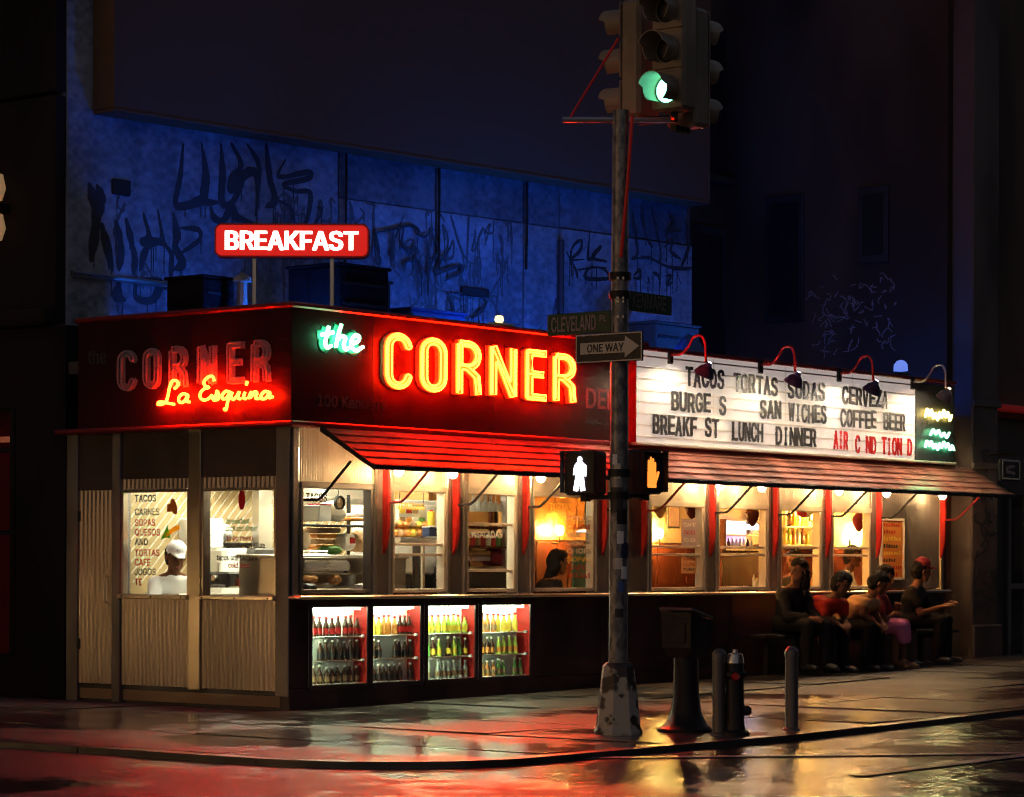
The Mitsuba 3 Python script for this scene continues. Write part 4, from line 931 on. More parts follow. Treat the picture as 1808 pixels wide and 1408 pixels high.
# ------------------------------------------------------------------ pavement furniture
def lathe_at(t, name, prof, n, x, y, z, m):
    part(t, name, lathe(prof, n, (x, y, z)), m, 40)
for lab, (bx, by) in (('grey steel bollard left of the hydrant by the kerb', (-0.397, -5.003)), ('grey steel bollard standing alone right of the hydrant', (0.546, -5.073))):
    t = thing('bollard', lab, 'bollard')
    lathe_at(t, 'post', [(0.0, 0), (0.075, 0), (0.075, 0.02), (0.054, 0.03), (0.054, 0.63), (0, 0.63)], 16, bx, by, 0.0, 'dull_steel')
    lathe_at(t, 'cap', [(0.0, 0.69), (0.03, 0.685), (0.052, 0.66), (0.058, 0.64), (0.058, 0.6), (0.0545, 0.6)], 16, bx, by, 0.0, 'dull_steel')
hx, hy = (-0.312, -5.096)
t = thing('fire_hydrant', 'black fire hydrant with a silver bonnet between the two bollards', 'fire hydrant')
lathe_at(t, 'barrel', [(0, 0), (0.12, 0), (0.12, 0.03), (0.085, 0.05), (0.075, 0.12), (0.07, 0.45), (0.09, 0.47), (0.09, 0.5), (0.072, 0.52), (0.07, 0.58), (0, 0.58)], 16, hx, hy, 0.0, 'iron')
lathe_at(t, 'bonnet', [(0, 0.68), (0.02, 0.68), (0.024, 0.655), (0.06, 0.645), (0.072, 0.6), (0.075, 0.575), (0.07, 0.575)], 16, hx, hy, 0.0, 'bright_steel')
def cap_along(d, z, r, L):
    d = np.array(d, float)
    return tube([np.array([hx, hy, z]), np.array([hx, hy, z]) + d * L * 0.8, np.array([hx, hy, z]) + d * L], [r, r, r * 0.6], 8)
part(t, 'nozzle', cap_along((-0.78, -0.62, 0), 0.47, 0.035, 0.13), 'red_paint', label='small red nozzle cap')
part(t, 'nozzle', cap_along((0.62, -0.78, 0), 0.2, 0.04, 0.13), 'iron')
bx, by = (-0.158, -4.521)
t = thing('call_box', 'black cast iron pedestal box with a sloping top and flared base beside the pole', 'pedestal box')
lathe_at(t, 'foot', [(0, 0), (0.23, 0), (0.23, 0.03), (0.17, 0.06), (0.125, 0.16), (0.105, 0.3), (0.1, 0.62), (0, 0.62)], 12, bx, by, 0.0, 'iron')
hb = m3.Manifold.hull_points(np.array([[sx * w, sy * w, z + (0.0 if z < 0.8 else 0.035 * -sx)] for z, w in ((0.6, 0.1), (0.68, 0.14), (0.93, 0.145)) for sx in (-1, 1) for sy in (-1, 1)]))
m = hb.to_mesh(); m = trimesh.Trimesh(m.vert_properties[:, :3], m.tri_verts); m.apply_translation([bx, by, 0])
part(t, 'box', m, 'iron', False)
lid = box(-0.16, 0.16, -0.16, 0.16, -0.012, 0.012, 0.006)
lid.apply_transform(trimesh.transformations.rotation_matrix(0.24, [0, 1, 0])); lid.apply_translation([bx, by, 0.955])
part(t, 'lid', lid, 'dull_steel')
part(t, 'door_plate', box(bx - 0.153, bx - 0.144, by - 0.09, by + 0.09, 0.72, 0.88, 0.004), 'iron')

# ------------------------------------------------------------------ poster, menus and notices
t = thing('menu_poster', 'orange and yellow framed menu poster on the corrugated panel beyond the last window', 'poster')
qx0, qx1, qz0, qz1 = 10.425, 10.926, 1.207, 1.9
part(t, 'frame', cat(box(qx0 - 0.03, qx1 + 0.03, -0.05, -0.015, qz0 - 0.03, qz0), box(qx0 - 0.03, qx1 + 0.03, -0.05, -0.015, qz1, qz1 + 0.03), box(qx0 - 0.03, qx0, -0.05, -0.015, qz0, qz1), box(qx1, qx1 + 0.03, -0.05, -0.015, qz0, qz1)), 'offwhite')
part(t, 'sheet', box(qx0, qx1, -0.035, -0.016, qz0, qz1), 'orange')
hh = (qz1 - qz0) / 8.0
for k, (wd_, mm) in enumerate(((0.8, 'letter_red'), (0.6, 'letter_red'), (0.85, 'yellow'), (0.7, 'maroon_paint'), (0.85, 'yellow'), (0.6, 'maroon_paint'), (0.9, 'letter_red'), (0.7, 'letter_red'))):
    n = int(9 * wd_); gs = []
    for q in range(n):
        x = (q + 0.5) / n * wd_ * (qx1 - qx0)
        gs.append(sbox(x - 0.02, 0.0, x + 0.012, hh * (0.42 + 0.2 * rng.random())))
    part(t, 'print_line', on_right(slab(unary_union(gs), 0.002), -0.0352, qx0 + 0.04, qz1 - hh * (k + 0.85)), mm, False)
WIN = [k for k in scene if k.startswith(D + '__window') and k.count('__') == 1]
def on_glass(k, s, px0, px1, z, h, m, y=0.022, bold=True):
    w = part(WIN[k], 'lettering', on_right(text(s, h, 0.002, bold, px1 - px0), y, (px0 + px1) / 2, z), m, False)
on_glass(0, 'TACOS', 0.231, 0.516, 1.92, 0.075, 'letter_black')
on_glass(1, 'BEBIDAS', 1.503, 1.914, 1.871, 0.06, 'yellow')
on_glass(2, 'ENSALADAS', 2.59, 3.127, 1.61, 0.07, 'offwhite')
on_glass(3, 'TORTAS', 3.898, 4.273, 1.904, 0.075, 'yellow')
for k, (s, mm) in enumerate((('POLLO', 'offwhite'), ('CARNE', 'letter_red'), ('QUESO', 'offwhite'), ('JAMON', 'offwhite'), ('CHORIZO', 'offwhite'), ('SOPAS', 'yellow'), ('CAFE', 'letter_red'), ('AGUAS', 'letter_red'))):
    on_glass(3, s, 4.197, 4.197 + 0.085 * len(s), 1.803 - 0.085 * k, 0.05, mm)
WL = [k for k in scene if k.startswith(D + '__window') and k.count('__') == 1][8:]
def left_glass(k, s, yl, z, h, m, width=None):
    g = text(s, h, 0.002, True, width)
    lo, hi = g.bounds
    g.apply_translation([-lo[0], 0, 0])
    part(WL[k], 'lettering', on_left(g, 0.022, yl, z), m, False)
yl = 2.07
for s, py_, mm in (('TACOS', 1.934, 'letter_black'), ('CARNES', 1.804, 'letter_black'), ('SOPAS', 1.701, 'letter_red'), ('QUESOS', 1.608, 'letter_red'), ('AND', 1.516, 'letter_black'),
                   ('TORTAS', 1.412, 'letter_red'), ('CAFE', 1.32, 'letter_red'), ('JUGOS', 1.228, 'letter_black'), ('TE', 1.13, 'letter_red')):
    left_glass(1, s, yl, py_, 0.062, mm)
for s, y_, z_, wd_, mm in (('breakfast', 0.836, 1.714, 0.3, 'green'), ('lunch and dinner', 0.858, 1.646, 0.42, 'green'), ('to go menu', 0.835, 1.556, 0.34, 'letter_red'),
                           ('open every day till late', 0.842, 1.488, 0.5, 'letter_black'), ('tacos and burgers', 0.96, 1.372, 0.52, 'maroon_paint'), ('cold beer', 0.811, 1.303, 0.28, 'letter_red')):
    left_glass(0, s, y_, z_, 0.05, mm, wd_)
def decal(t, name, shape, y, z, m):
    part(t, name, on_left(slab(shape, 0.002), 0.021, y, z), m, False)
oval = affinity.scale(Point(0, 0).buffer(0.05), 0.85, 1.9)
decal(WL[0], 'red_decal', oval, 0.638, 1.935, 'decal_red')
chil = LineString(smooth_line([(-0.08, -0.03), (-0.02, 0.0), (0.04, 0.03), (0.09, 0.04)], 4)).buffer(0.022)
decal(WL[1], 'chili_decal', chil, 1.566, 1.639, 'decal_gold')
decal(WL[1], 'leaf_decal', Polygon([(-0.12, -0.05), (-0.06, 0.03), (-0.03, 0.09), (0.0, 0.0), (0.02, -0.04), (-0.03, -0.03)]), 1.596, 1.618, 'decal_green')
decal(WL[1], 'corn_decal', affinity.rotate(affinity.scale(Point(0, 0).buffer(0.05), 0.8, 1.6), 20).union(sbox(-0.09, -0.05, -0.03, 0.03)), 1.537, 1.881, 'decal_brown')

# ------------------------------------------------------------------ inside the diner
def item(name, label, catg, m0, m, group=None, smooth=30):
    return thing(name, label, catg, group, m0, m, smooth)
for k, (x, y, lx) in enumerate(((0.9, 1.5, 1.3), (2.5, 1.4, 1.3), (1.6, 0.55, 1.2))):
    t = thing('fluorescent_fitting', f'white fluorescent ceiling fitting, {("left", "right", "front")[k]} one in the kitchen', 'ceiling lamp', 'kitchen ceiling fittings')
    part(t, 'tray', box(x - lx / 2, x + lx / 2, y - 0.16, y + 0.16, 2.5, 2.555, 0.01), 'white')
    part(t, 'tube', box(x - lx / 2 + 0.05, x + lx / 2 - 0.05, y - 0.11, y + 0.11, 2.47, 2.499, 0.008), 'white', emit=KITCHEN)
t = thing('light_soffit', 'bright white lit soffit along the top of the kitchen wall', 'light panel')
part(t, 'casing', box(1.2, 3.3, 2.0, 2.24, 2.12, 2.4), 'white')
part(t, 'diffuser', box(1.22, 3.28, 1.985, 1.999, 2.14, 2.38), 'white', emit=(1.5, 1.6, 1.7, 0.3))
sconces = [(6.579, 1.734, 'behind the fourth window', 1.0), (8.555, 1.724, 'behind the fifth window', 1.0)]
for x, z, lab, s in sconces:
    t = thing('wall_lamp', f'glowing amber wall lamp {lab}', 'wall lamp')
    part(t, 'shade', lathe([(0.0, -0.05), (0.028, -0.044), (0.045, -0.012), (0.047, 0.02), (0.032, 0.055), (0, 0.06)], 14, (x, 1.95, z)), 'offwhite', True, emit=tuple(s * c for c in SCONCE[:3]) + SCONCE[3:])
    part(t, 'bracket', tube([(x, 1.95, z - 0.055), (x, 1.95, z - 0.14), (x, 2.07, z - 0.14)], 0.012, 6), 'iron')

for py_, z, lab, s in ((1.232, 1.744, 'on the end wall behind the last window', 1.0), (1.841, 1.967 + 0.1, 'on the end wall behind the seventh window', 0.6)):
    t = thing('wall_lamp', f'glowing amber wall lamp {lab}', 'wall lamp')
    part(t, 'shade', lathe([(0.0, -0.05), (0.028, -0.044), (0.045, -0.012), (0.047, 0.02), (0.032, 0.055), (0, 0.06)], 14, (11.76, py_, z)), 'offwhite', True, emit=tuple(s * c for c in SCONCE[:3]) + SCONCE[3:])
    part(t, 'bracket', tube([(11.76, py_, z - 0.055), (11.76, py_, z - 0.14), (11.86, py_, z - 0.14)], 0.012, 6), 'iron')

def counter(name, label, x0, x1, y0, y1, z, top, front):
    t = thing(name, label, 'counter')
    part(t, 'top', box(x0, x1, y0, y1, z - 0.035, z, 0.008), top)
    part(t, 'front_panel', box(x0 + 0.03, x1 - 0.03, y0 + 0.03, y1 - 0.03, 0.12, z - 0.036), front)
    return t
counter('prep_counter', 'steel kitchen prep counter behind the first window', 0.35, 2.2, 0.45, 1.05, 1.431, 'bright_steel', 'steel')
counter('back_counter', 'steel counter along the kitchen back wall', 0.3, 3.3, 1.75, 2.24, 1.05, 'bright_steel', 'steel')
counter('lunch_counter', 'dark red lunch counter running along the dining room', 5.7, 11.6, 1.35, 1.75, 1.02, 'wood_red', 'wood_red')
counter('window_counter', 'dark counter below the fourth window', 3.6, 5.2, 0.35, 0.7, 0.9, 'black', 'black')
def shelf_unit(name, label, x0, x1, y0, y1, zs, m='iron', legs=True):
    t = thing(name, label, 'shelf')
    for z in zs:
        part(t, 'board', box(x0, x1, y0, y1, z - 0.02, z, 0.004), m)
    if legs:
        for x in (x0 + 0.015, x1 - 0.015):
            part(t, 'upright', box(x - 0.012, x + 0.012, y1 - 0.03, y1 - 0.006, 0.9, max(zs) + 0.3), m)
    return t
shelf_unit('pass_shelf', 'dark shelf across the first kitchen window', 0.728, 1.73, 0.5, 0.85, [1.721])
shelf_unit('plate_rack', 'steel rack with thin uprights behind the first window', 0.569, 1.546, 0.36, 0.44, [1.403, 1.257], 'steel')
shelf_unit('display_shelf', 'wooden display shelf behind the third window', 3.089, 3.893, 0.45, 0.8, [1.531, 1.735], 'wood_red')
def rect_item(name, label, catg, r, y0, dep, m, kind='carton', m2='white'):
    x0, x1, z0, z1 = r
    t = thing(name, label, catg)
    if kind == 'carton':
        part(t, 'body', box(x0, x1, y0, y0 + dep, z0, z1 - 0.012, 0.006), m)
        part(t, 'lid', box(x0 - 0.006, x1 + 0.006, y0 - 0.006, y0 + dep + 0.006, z1 - 0.0118, z1, 0.004), m2)
    elif kind == 'stack':
        n = max(2, int(round((z1 - z0) / 0.05))); h = (z1 - z0) / n
        for k in range(n):
            d = 0.012 * math.sin(k * 2.1)
            part(t, 'tray', box(x0 + d, x1 + d, y0 + d, y0 + dep, z0 + k * h + 0.004, z0 + (k + 1) * h - 0.004, 0.008), m if k % 2 else m2)
    elif kind == 'bag':
        w, h = (x1 - x0) / 2, z1 - z0; cx = (x0 + x1) / 2
        hb = trimesh.creation.icosphere(3)
        v = np.array(hb.vertices); nn = meshkit.fbm(v * 2.2 + cx, 3) - 0.5
        v = np.sign(v) * np.abs(v) ** 0.7 * (1 + 0.35 * nn[:, None])
        v = v * [w, dep / 2, h / 2] + [cx, y0 + dep / 2, z0 + h / 2]
        put(t, trimesh.Trimesh(v, hb.faces, process=False), m, True)
        if m2 != m:
            part(t, 'print', box(cx - w * 0.4, cx + w * 0.4, y0 - 0.012, y0 + 0.02, z0 + h * 0.4, z0 + h * 0.75, 0.004), m2)
    elif kind == 'pot':
        r = (x1 - x0) / 2; h = z1 - z0
        part(t, 'body', lathe([(0, 0), (r * 0.95, 0), (r, 0.02), (r, h * 0.88), (r * 1.05, h * 0.9), (r * 0.96, h * 0.92), (0.0, h * 0.95)], 18, ((x0 + x1) / 2, y0 + r, z0)), m, 40)
        part(t, 'knob', lathe([(0, h * 1.06), (0.02, h * 1.05), (0.02, h * 0.95), (0, h * 0.95)], 8, ((x0 + x1) / 2, y0 + r, z0)), m2)
    elif kind == 'drum':
        cx, cz, r = (x0 + x1) / 2, (z0 + z1) / 2, (z1 - z0) / 2
        part(t, 'body', tube([(x0, y0 + r, cz), (x0 + 0.02, y0 + r, cz), (x1 - 0.02, y0 + r, cz), (x1, y0 + r, cz)], [r * 0.9, r, r, r * 0.9], 18), m, 40)
        part(t, 'band', tube([(cx - 0.02, y0 + r, cz), (cx + 0.02, y0 + r, cz)], r * 1.02, 18), m2)
    return t
ri = rect_item
ri('storage_tub', 'cream storage tub on the shelf at the left of the first window', 'tub', (0.775, 0.98, 1.748, 1.899), 0.55, 0.2, 'offwhite', 'carton')
ri('cereal_carton', 'pale carton with red print on the kitchen shelf', 'carton', (0.996, 1.156, 1.751, 1.92), 0.55, 0.15, 'white', 'carton', 'letter_red')
ri('flour_bag', 'cream flour bag on the kitchen shelf behind the round clock', 'bag', (1.172, 1.432, 1.755, 1.952), 0.56, 0.2, 'offwhite', 'bag', 'offwhite')
ri('napkin_stack', 'stack of pale napkin packs at the right end of the kitchen shelf', 'napkins', (1.482, 1.697, 1.759, 1.842), 0.55, 0.2, 'white', 'stack', 'orange')
ri('tortilla_trays', 'tall stack of brown trays under the kitchen shelf', 'trays', (1.122, 1.462, 1.475, 1.695), 0.7, 0.3, 'brown_card', 'stack', 'orange')
ri('bread_bag', 'pale bread bag left of the brown trays', 'bag', (0.753, 0.902, 1.472, 1.656), 0.55, 0.2, 'offwhite', 'bag', 'offwhite')
ri('masa_bag', 'white bag with a red print right of the brown trays', 'bag', (1.369, 1.549, 1.476, 1.642), 0.55, 0.18, 'white', 'bag', 'letter_red')
ri('paper_sack', 'brown paper sack at the right side of the first window', 'bag', (1.743, 1.911, 1.462, 1.669), 0.7, 0.2, 'brown_card', 'bag', 'white')
ri('lettuce_bowl', 'olive green heap of salad on the steel counter', 'food', (1.041, 1.259, 1.431, 1.518), 0.46, 0.2, 'green', 'bag', 'green')
ri('steel_tray', 'steel food tray on the counter left of the salad', 'tray', (0.745, 1.022, 1.419, 1.473), 0.46, 0.25, 'bright_steel', 'stack', 'steel')
ri('roll_drum', 'white steel drum lying under the rack in the first window', 'drum', (0.702, 1.325, 1.262, 1.387), 0.45, 0.3, 'white', 'drum', 'bright_steel')
ri('soup_pot', 'dark soup pot with a lid low in the first window', 'pot', (1.166, 1.361, 1.127, 1.268), 0.36, 0.2, 'dull_steel', 'pot', 'black')
ri('white_cup', 'white paper cup at the right corner of the first window', 'cup', (1.211, 1.308, 1.068, 1.155), 0.22, 0.06, 'white', 'pot', 'white')
ri('warm_bread', 'pale bread roll glowing at the lower left of the first window', 'bread', (0.557, 0.761, 1.161, 1.236), 0.32, 0.16, 'cloth_sand', 'bag', 'cloth_sand')
ri('warm_bread', 'small bread roll in the middle low of the first window', 'bread', (0.967, 1.079, 1.15, 1.236), 0.32, 0.12, 'cloth_sand', 'bag', 'cloth_sand')
ri('dark_sack', 'dark sack at the bottom left corner of the first window', 'bag', (0.481, 0.66, 1.066, 1.162), 0.24, 0.18, 'black', 'bag', 'black')
t = thing('round_clock', 'round dark brown clock seen through the first window', 'clock')
part(t, 'rim', on_right(slab(Point(0, 0).buffer(0.068).difference(Point(0, 0).buffer(0.055)), 0.03), 0.5, 1.199, 1.932), 'black')
part(t, 'dial', on_right(slab(Point(0, 0).buffer(0.056), 0.01), 0.5, 1.199, 1.932), 'brown_card')
part(t, 'hand', on_right(slab(LineString([(-0.03, 0.02), (0, 0), (0.0, 0.04)]).buffer(0.005), 0.004), 0.488, 1.199, 1.932), 'offwhite')
part(t, 'hanger', tube([(1.199, 0.5, 1.932 + 0.06), (1.199, 0.5, 2.56)], 0.004, 5), 'iron')
t = thing('extractor_hood', 'pale blue grey extractor hood high behind the first window', 'extractor hood')
hx0, hx1 = 1.444, 2.042
m = m3.Manifold.hull_points(np.array([[hx0, 0.9, 2.0], [hx1, 0.9, 2.0], [hx0, 1.6, 2.0], [hx1, 1.6, 2.0], [hx0 + 0.1, 1.0, 2.5], [hx1 - 0.1, 1.0, 2.5], [hx0 + 0.1, 1.5, 2.5], [hx1 - 0.1, 1.5, 2.5]])).to_mesh()
part(t, 'canopy', trimesh.Trimesh(m.vert_properties[:, :3], m.tri_verts), 'bright_steel', False)
part(t, 'lip', box(hx0 - 0.01, hx1 + 0.01, 0.88, 1.62, 1.93, 1.999, 0.006), 'bright_steel')
# second window: menu panel, bread case, white fridge with two doors
t = thing('menu_board', 'pale menu panel of photo rows behind the second window', 'menu board')
mx = (2.309, 2.736, 1.745, 1.922)
part(t, 'board', box(mx[0], mx[1], 0.7, 0.72, mx[2], mx[3]), 'offwhite')
for k in range(2):
    for j in range(4):
        x = mx[0] + 0.02 + j * (mx[1] - mx[0] - 0.03) / 4; z = mx[2] + 0.02 + k * (mx[3] - mx[2]) / 2
        part(t, 'photo', box(x, x + 0.08, 0.694, 0.699, z, z + (mx[3] - mx[2]) / 2 - 0.04), ['brown_card', 'orange', 'white', 'green', 'yellow', 'letter_red', 'brown_card', 'offwhite'][k * 4 + j])
part(t, 'hanger', cat(*[tube([(x, 0.71, mx[3]), (x, 0.71, 2.56)], 0.004, 5) for x in (mx[0] + 0.03, mx[1] - 0.03)]), 'iron')
t = thing('bread_case', 'glass bakery case of orange brown bread behind the second window', 'display case')
mx = (2.17, 2.726, 1.597, 1.744)
part(t, 'base', box(mx[0], mx[1], 0.55, 0.9, mx[2] - 0.04, mx[2] + 0.01), 'bright_steel')
for k in range(6):
    x = mx[0] + 0.05 + k * (mx[1] - mx[0] - 0.08) / 5
    b_ = trimesh.creation.icosphere(2); b_.apply_scale([0.05, 0.09, 0.045]); b_.apply_translation([x, 0.72, mx[2] + 0.06])
    part(t, 'loaf', b_, ['orange', 'brown_card', 'orange', 'yellow', 'orange', 'brown_card'][k], True)
    b_ = b_.copy(); b_.apply_translation([0.015, 0.02, 0.085])
    part(t, 'loaf', b_, ['brown_card', 'orange', 'orange', 'brown_card', 'yellow', 'orange'][k], True)
part(t, 'glass_front', on_right(sbox_mesh(mx[0], mx[1], mx[2], mx[3] + 0.04), 0.55), 'glass', False)
t = thing('case_stand', 'slim steel stand carrying the bakery case', 'stand')
for q in (mx[0] + 0.02, mx[1] - 0.02):
    part(t, 'leg', box(q - 0.015, q + 0.015, 0.7, 0.73, 0.12, mx[2] - 0.045), 'steel')
part(t, 'foot', box(mx[0], mx[1], 0.69, 0.74, 0.1, 0.119), 'steel')
t = thing('white_fridge', 'white two door fridge glowing behind the second window', 'fridge')
fx = (2.487, 3.395, 1.232, 1.527)
part(t, 'body', box(fx[0], fx[1], 1.0, 1.5, 0.12, 2.0, 0.01), 'white')
for a, b in ((fx[0], (fx[0] + fx[1]) / 2 - 0.08), ((fx[0] + fx[1]) / 2 + 0.08, fx[1])):
    part(t, 'door', box(a + 0.01, b - 0.01, 0.97, 0.999, 1.25, 1.95, 0.01), 'white')
    part(t, 'lower_door', box(a + 0.01, b - 0.01, 0.97, 0.999, 0.14, 1.24, 0.01), 'black')
part(t, 'divider', box((fx[0] + fx[1]) / 2 - 0.07, (fx[0] + fx[1]) / 2 + 0.07, 0.96, 0.998, 0.14, 1.95), 'dull_steel')
ri('mustard_bottle', 'yellow squeeze bottle hanging right of the menu panel', 'bottle', (2.613, 2.692, 1.735, 1.883), 0.52, 0.06, 'yellow', 'pot', 'letter_red')
ri('blue_carton', 'small dark blue carton under the yellow bottle', 'carton', (2.579, 2.719, 1.621, 1.724), 0.52, 0.1, 'cloth_navy', 'carton', 'white')
# third window: hanging glassware, jars and red goods
t = thing('glass_rack', 'hanging steel rack of upside down glasses behind the third window', 'glass rack')
gx0, gx1, gz0, gz1 = (3.244, 3.892, 1.783, 2.052)
part(t, 'rail', box(gx0, gx1, 0.55, 0.85, gz1 + 0.04, gz1 + 0.06), 'bright_steel')
for k in range(7):
    for j in range(2):
        x = gx0 + 0.04 + k * (gx1 - gx0 - 0.08) / 6
        part(t, 'glass', lathe([(0.03, gz1 + 0.035), (0.008, gz1 + 0.028), (0.007, gz1 - 0.05), (0.032, gz1 - 0.09), (0.034, gz1 - 0.16), (0.03, gz1 - 0.16), (0.028, gz1 - 0.09)], 10, (x, 0.62 + 0.13 * j, 0)), 'bottle_clear', True)
part(t, 'hanger', cat(*[tube([(x, 0.7, gz1 + 0.06), (x, 0.7, 2.56)], 0.006, 5) for x in (gx0 + 0.05, gx1 - 0.05)]), 'iron')
zsh = 1.531
for k in range(8):
    x = 3.264 + 0.085 * k
    mm = ['orange', 'letter_red', 'brown_card', 'letter_red', 'offwhite', 'letter_red', 'green', 'cloth_wine'][k]
    t = thing('spice_jar', f'jar on the wooden shelf behind the third window', 'jar', 'jars on the wooden shelf')
    part(t, 'body', lathe([(0, 0), (0.033, 0), (0.035, 0.012), (0.035, 0.1), (0.026, 0.115), (0, 0.115)], 10, (x, 0.6, zsh + 0.001)), mm, True)
    part(t, 'lid', lathe([(0, 0.135), (0.027, 0.134), (0.029, 0.116), (0.0, 0.116)], 10, (x, 0.6, zsh + 0.001)), 'black')
ri('red_sack', 'dark red sack of chillies low behind the third window', 'sack', (3.615, 3.896, 1.328, 1.504), 0.55, 0.2, 'cloth_wine', 'bag', 'cloth_wine')
ri('food_tray_stack', 'stack of brown and cream trays low behind the third window', 'trays', (3.265, 3.596, 1.373, 1.49), 0.55, 0.25, 'brown_card', 'stack', 'dead_tube')
t = thing('goods_counter', 'dark counter under the third window goods', 'counter')
part(t, 'body', box(3.184, 4.019, 0.5, 1.0, 0.12, 1.321 - 0.0, 0.01), 'black')
part(t, 'steel_edge', box(3.184, 4.019, 0.485, 0.499, 1.321 - 0.05, 1.321, 0.004), 'bright_steel')
t = thing('steel_column', 'bright steel corner column behind the right of the third window', 'column')
part(t, 'shaft', box(3.779, 3.835, 0.5, 0.56, 0.12, 2.55, 0.006), 'bright_steel')
part(t, 'collar', box(3.779 - 0.01, 3.835 + 0.01, 0.49, 0.57, 2.0, 2.05, 0.004), 'bright_steel')
# fourth window: teal menu panel and pendant dish
t = thing('teal_board', 'teal green board standing low at the right of the fourth window', 'board')
mx = (4.54, 4.858, 1.056, 1.522)
part(t, 'panel', box(mx[0], mx[1], 0.2, 0.215, 1.0, mx[3]), 'teal')
part(t, 'edge', box(mx[0], mx[1], 0.195, 0.22, mx[3] + 0.001, mx[3] + 0.015), 'black')
part(t, 'foot', box(mx[0], mx[1], 0.2, 0.3, 0.95, 0.999), 'black')
t = thing('paper_lantern', 'small white dish lamp hanging right of the amber lamp', 'lamp')
part(t, 'dish', lathe([(0, 0.02), (0.06, 0.012), (0.11, -0.01), (0.1, -0.014), (0, -0.006)], 14, (5.143, 0.5, 1.709)), 'white', True, emit=(1.4, 1.25, 1.0, 0.1))
part(t, 'cord', tube([(5.143, 0.5, 1.709 + 0.02), (5.143, 0.5, 2.56)], 0.004, 5), 'iron')
# dining windows: white cabinet, bottles, notices, garlands
t = thing('bar_cabinet', 'violet white glowing glass bar cabinet behind the sixth window', 'display cabinet')
cx0, cx1, cz0_, cz1_ = (9.624, 10.514, 1.55, 1.917)
part(t, 'back_panel', box(cx0, cx1, 2.0, 2.03, cz0_, cz1_), 'white', emit=(0.4, 0.37, 1.0, 0.5))
for z in (cz0_, (cz0_ + cz1_) / 2, cz1_):
    part(t, 'shelf', box(cx0, cx1, 1.7, 2.03, z - 0.02, z), 'bright_steel')
part(t, 'lamp_tube', box(cx0 + 0.3, cx1 - 0.1, 1.72, 1.76, cz1_ - 0.12, cz1_ - 0.06, 0.01), 'white', emit=(14.0, 15.0, 24.0, 0.5))
part(t, 'side', box(cx0 - 0.03, cx0 - 0.002, 1.7, 2.03, cz0_ - 0.02, cz1_), 'wood_red')
part(t, 'pedestal', box(cx0, cx1, 1.76, 2.03, 0.12, cz0_ - 0.021), 'wood_red')
for k in range(9):
    x = cx0 + 0.1 + (cx1 - cx0 - 0.2) * k / 8
    thing('bar_bottle', 'bottle on the lower shelf of the glowing bar cabinet', 'bottle', 'bottles in the bar cabinet', bottle_mesh(0.13, 0.025, (x, 1.85, cz0_ + 0.001)), ['bottle_clear', 'white', 'bottle_brown', 'bottle_clear', 'white'][k % 5], True)
shelf_unit('bottle_shelf', 'pale shelf of bottles behind the seventh window', 11.165, 12.104, 1.85, 2.07, [1.619, 1.854], 'offwhite', False)
for s, z in enumerate((1.619, 1.854)):
    for k in range(9):
        x = 11.219 + 0.11 * k
        mm = ['bottle_clear', 'bottle_yellow', 'bottle_lime', 'bottle_orange', 'bottle_clear', 'bottle_brown', 'bottle_yellow'][(k + 3 * s) % 7]
        thing('shelf_bottle', f'{("lower", "upper")[s]} row bottle on the pale shelf behind the seventh window', 'bottle', f'{("lower", "upper")[s]} row of bottles on the pale shelf', bottle_mesh(0.24, 0.036, (x, 1.95, z + 0.001)), mm, True)
t = thing('hanging_garland', 'red and white paper garland hanging in the seventh window', 'garland')
for k in range(5):
    x = 9.117 + 0.06 * k; z = 1.979 - 0.03 * math.sin(k)
    b_ = trimesh.creation.icosphere(1); b_.apply_scale([0.05, 0.05, 0.04]); b_.apply_translation([x, 0.3, z])
    part(t, 'paper_ball', b_, ['letter_red', 'letter_red', 'white', 'bright_steel', 'white'][k], True)
part(t, 'string', tube([(9.117, 0.3, 1.979), (9.117, 0.3, 2.56)], 0.004, 5), 'iron')
for lab, px_, k in (('brown paper lantern hanging in the fifth window', 6.386, 0), ('dark paper lantern hanging right in the fifth window', 7.002, 1), ('red brown lantern hanging in the sixth window', 8.237, 2), ('dark lantern hanging right in the last window', 10.608, 3)):
    t = thing('paper_lantern', lab, 'lantern')
    z = (2.0, 2.0, 1.93, 1.9)[k]
    part(t, 'shade', lathe([(0, 0.1), (0.04, 0.09), (0.085, 0.03), (0.07, -0.05), (0.03, -0.12), (0, -0.14)], 10, (px_, 0.4, z)), ['brown_card', 'wood_red', 'wood_red', 'cloth_wine'][k], 40)
    part(t, 'cord', tube([(px_, 0.4, z + 0.09), (px_, 0.4, 2.56)], 0.004, 5), 'iron')
def notice(lab, r, y, m, lines):
    t = thing('notice', lab, 'notice')
    part(t, 'sheet', box(r[0], r[1], y, y + 0.004, r[2], r[3]), m)
    n = len(lines)
    for k, (s, mm) in enumerate(lines):
        h = (r[3] - r[2]) / (n + 0.6)
        part(t, 'lettering', on_right(text(s, h * 0.5, 0.001, True, (r[1] - r[0]) * 0.75), y - 0.001, (r[0] + r[1]) / 2, r[3] - h * (k + 1.0)), mm, False)
notice('pale pink notice taped low in the fifth window', (6.267, 6.551, 1.255, 1.442), 0.02, 'cloth_sand', [('OPEN', 'letter_red'), ('LATE', 'letter_red'), ('7 DAYS', 'letter_black')])
notice('grey poster with a red band high in the fifth window', (6.265, 6.559, 1.548, 1.853), 0.02, 'dead_tube', [('CAFE', 'offwhite'), ('TACOS', 'letter_red'), ('TO GO', 'offwhite')])
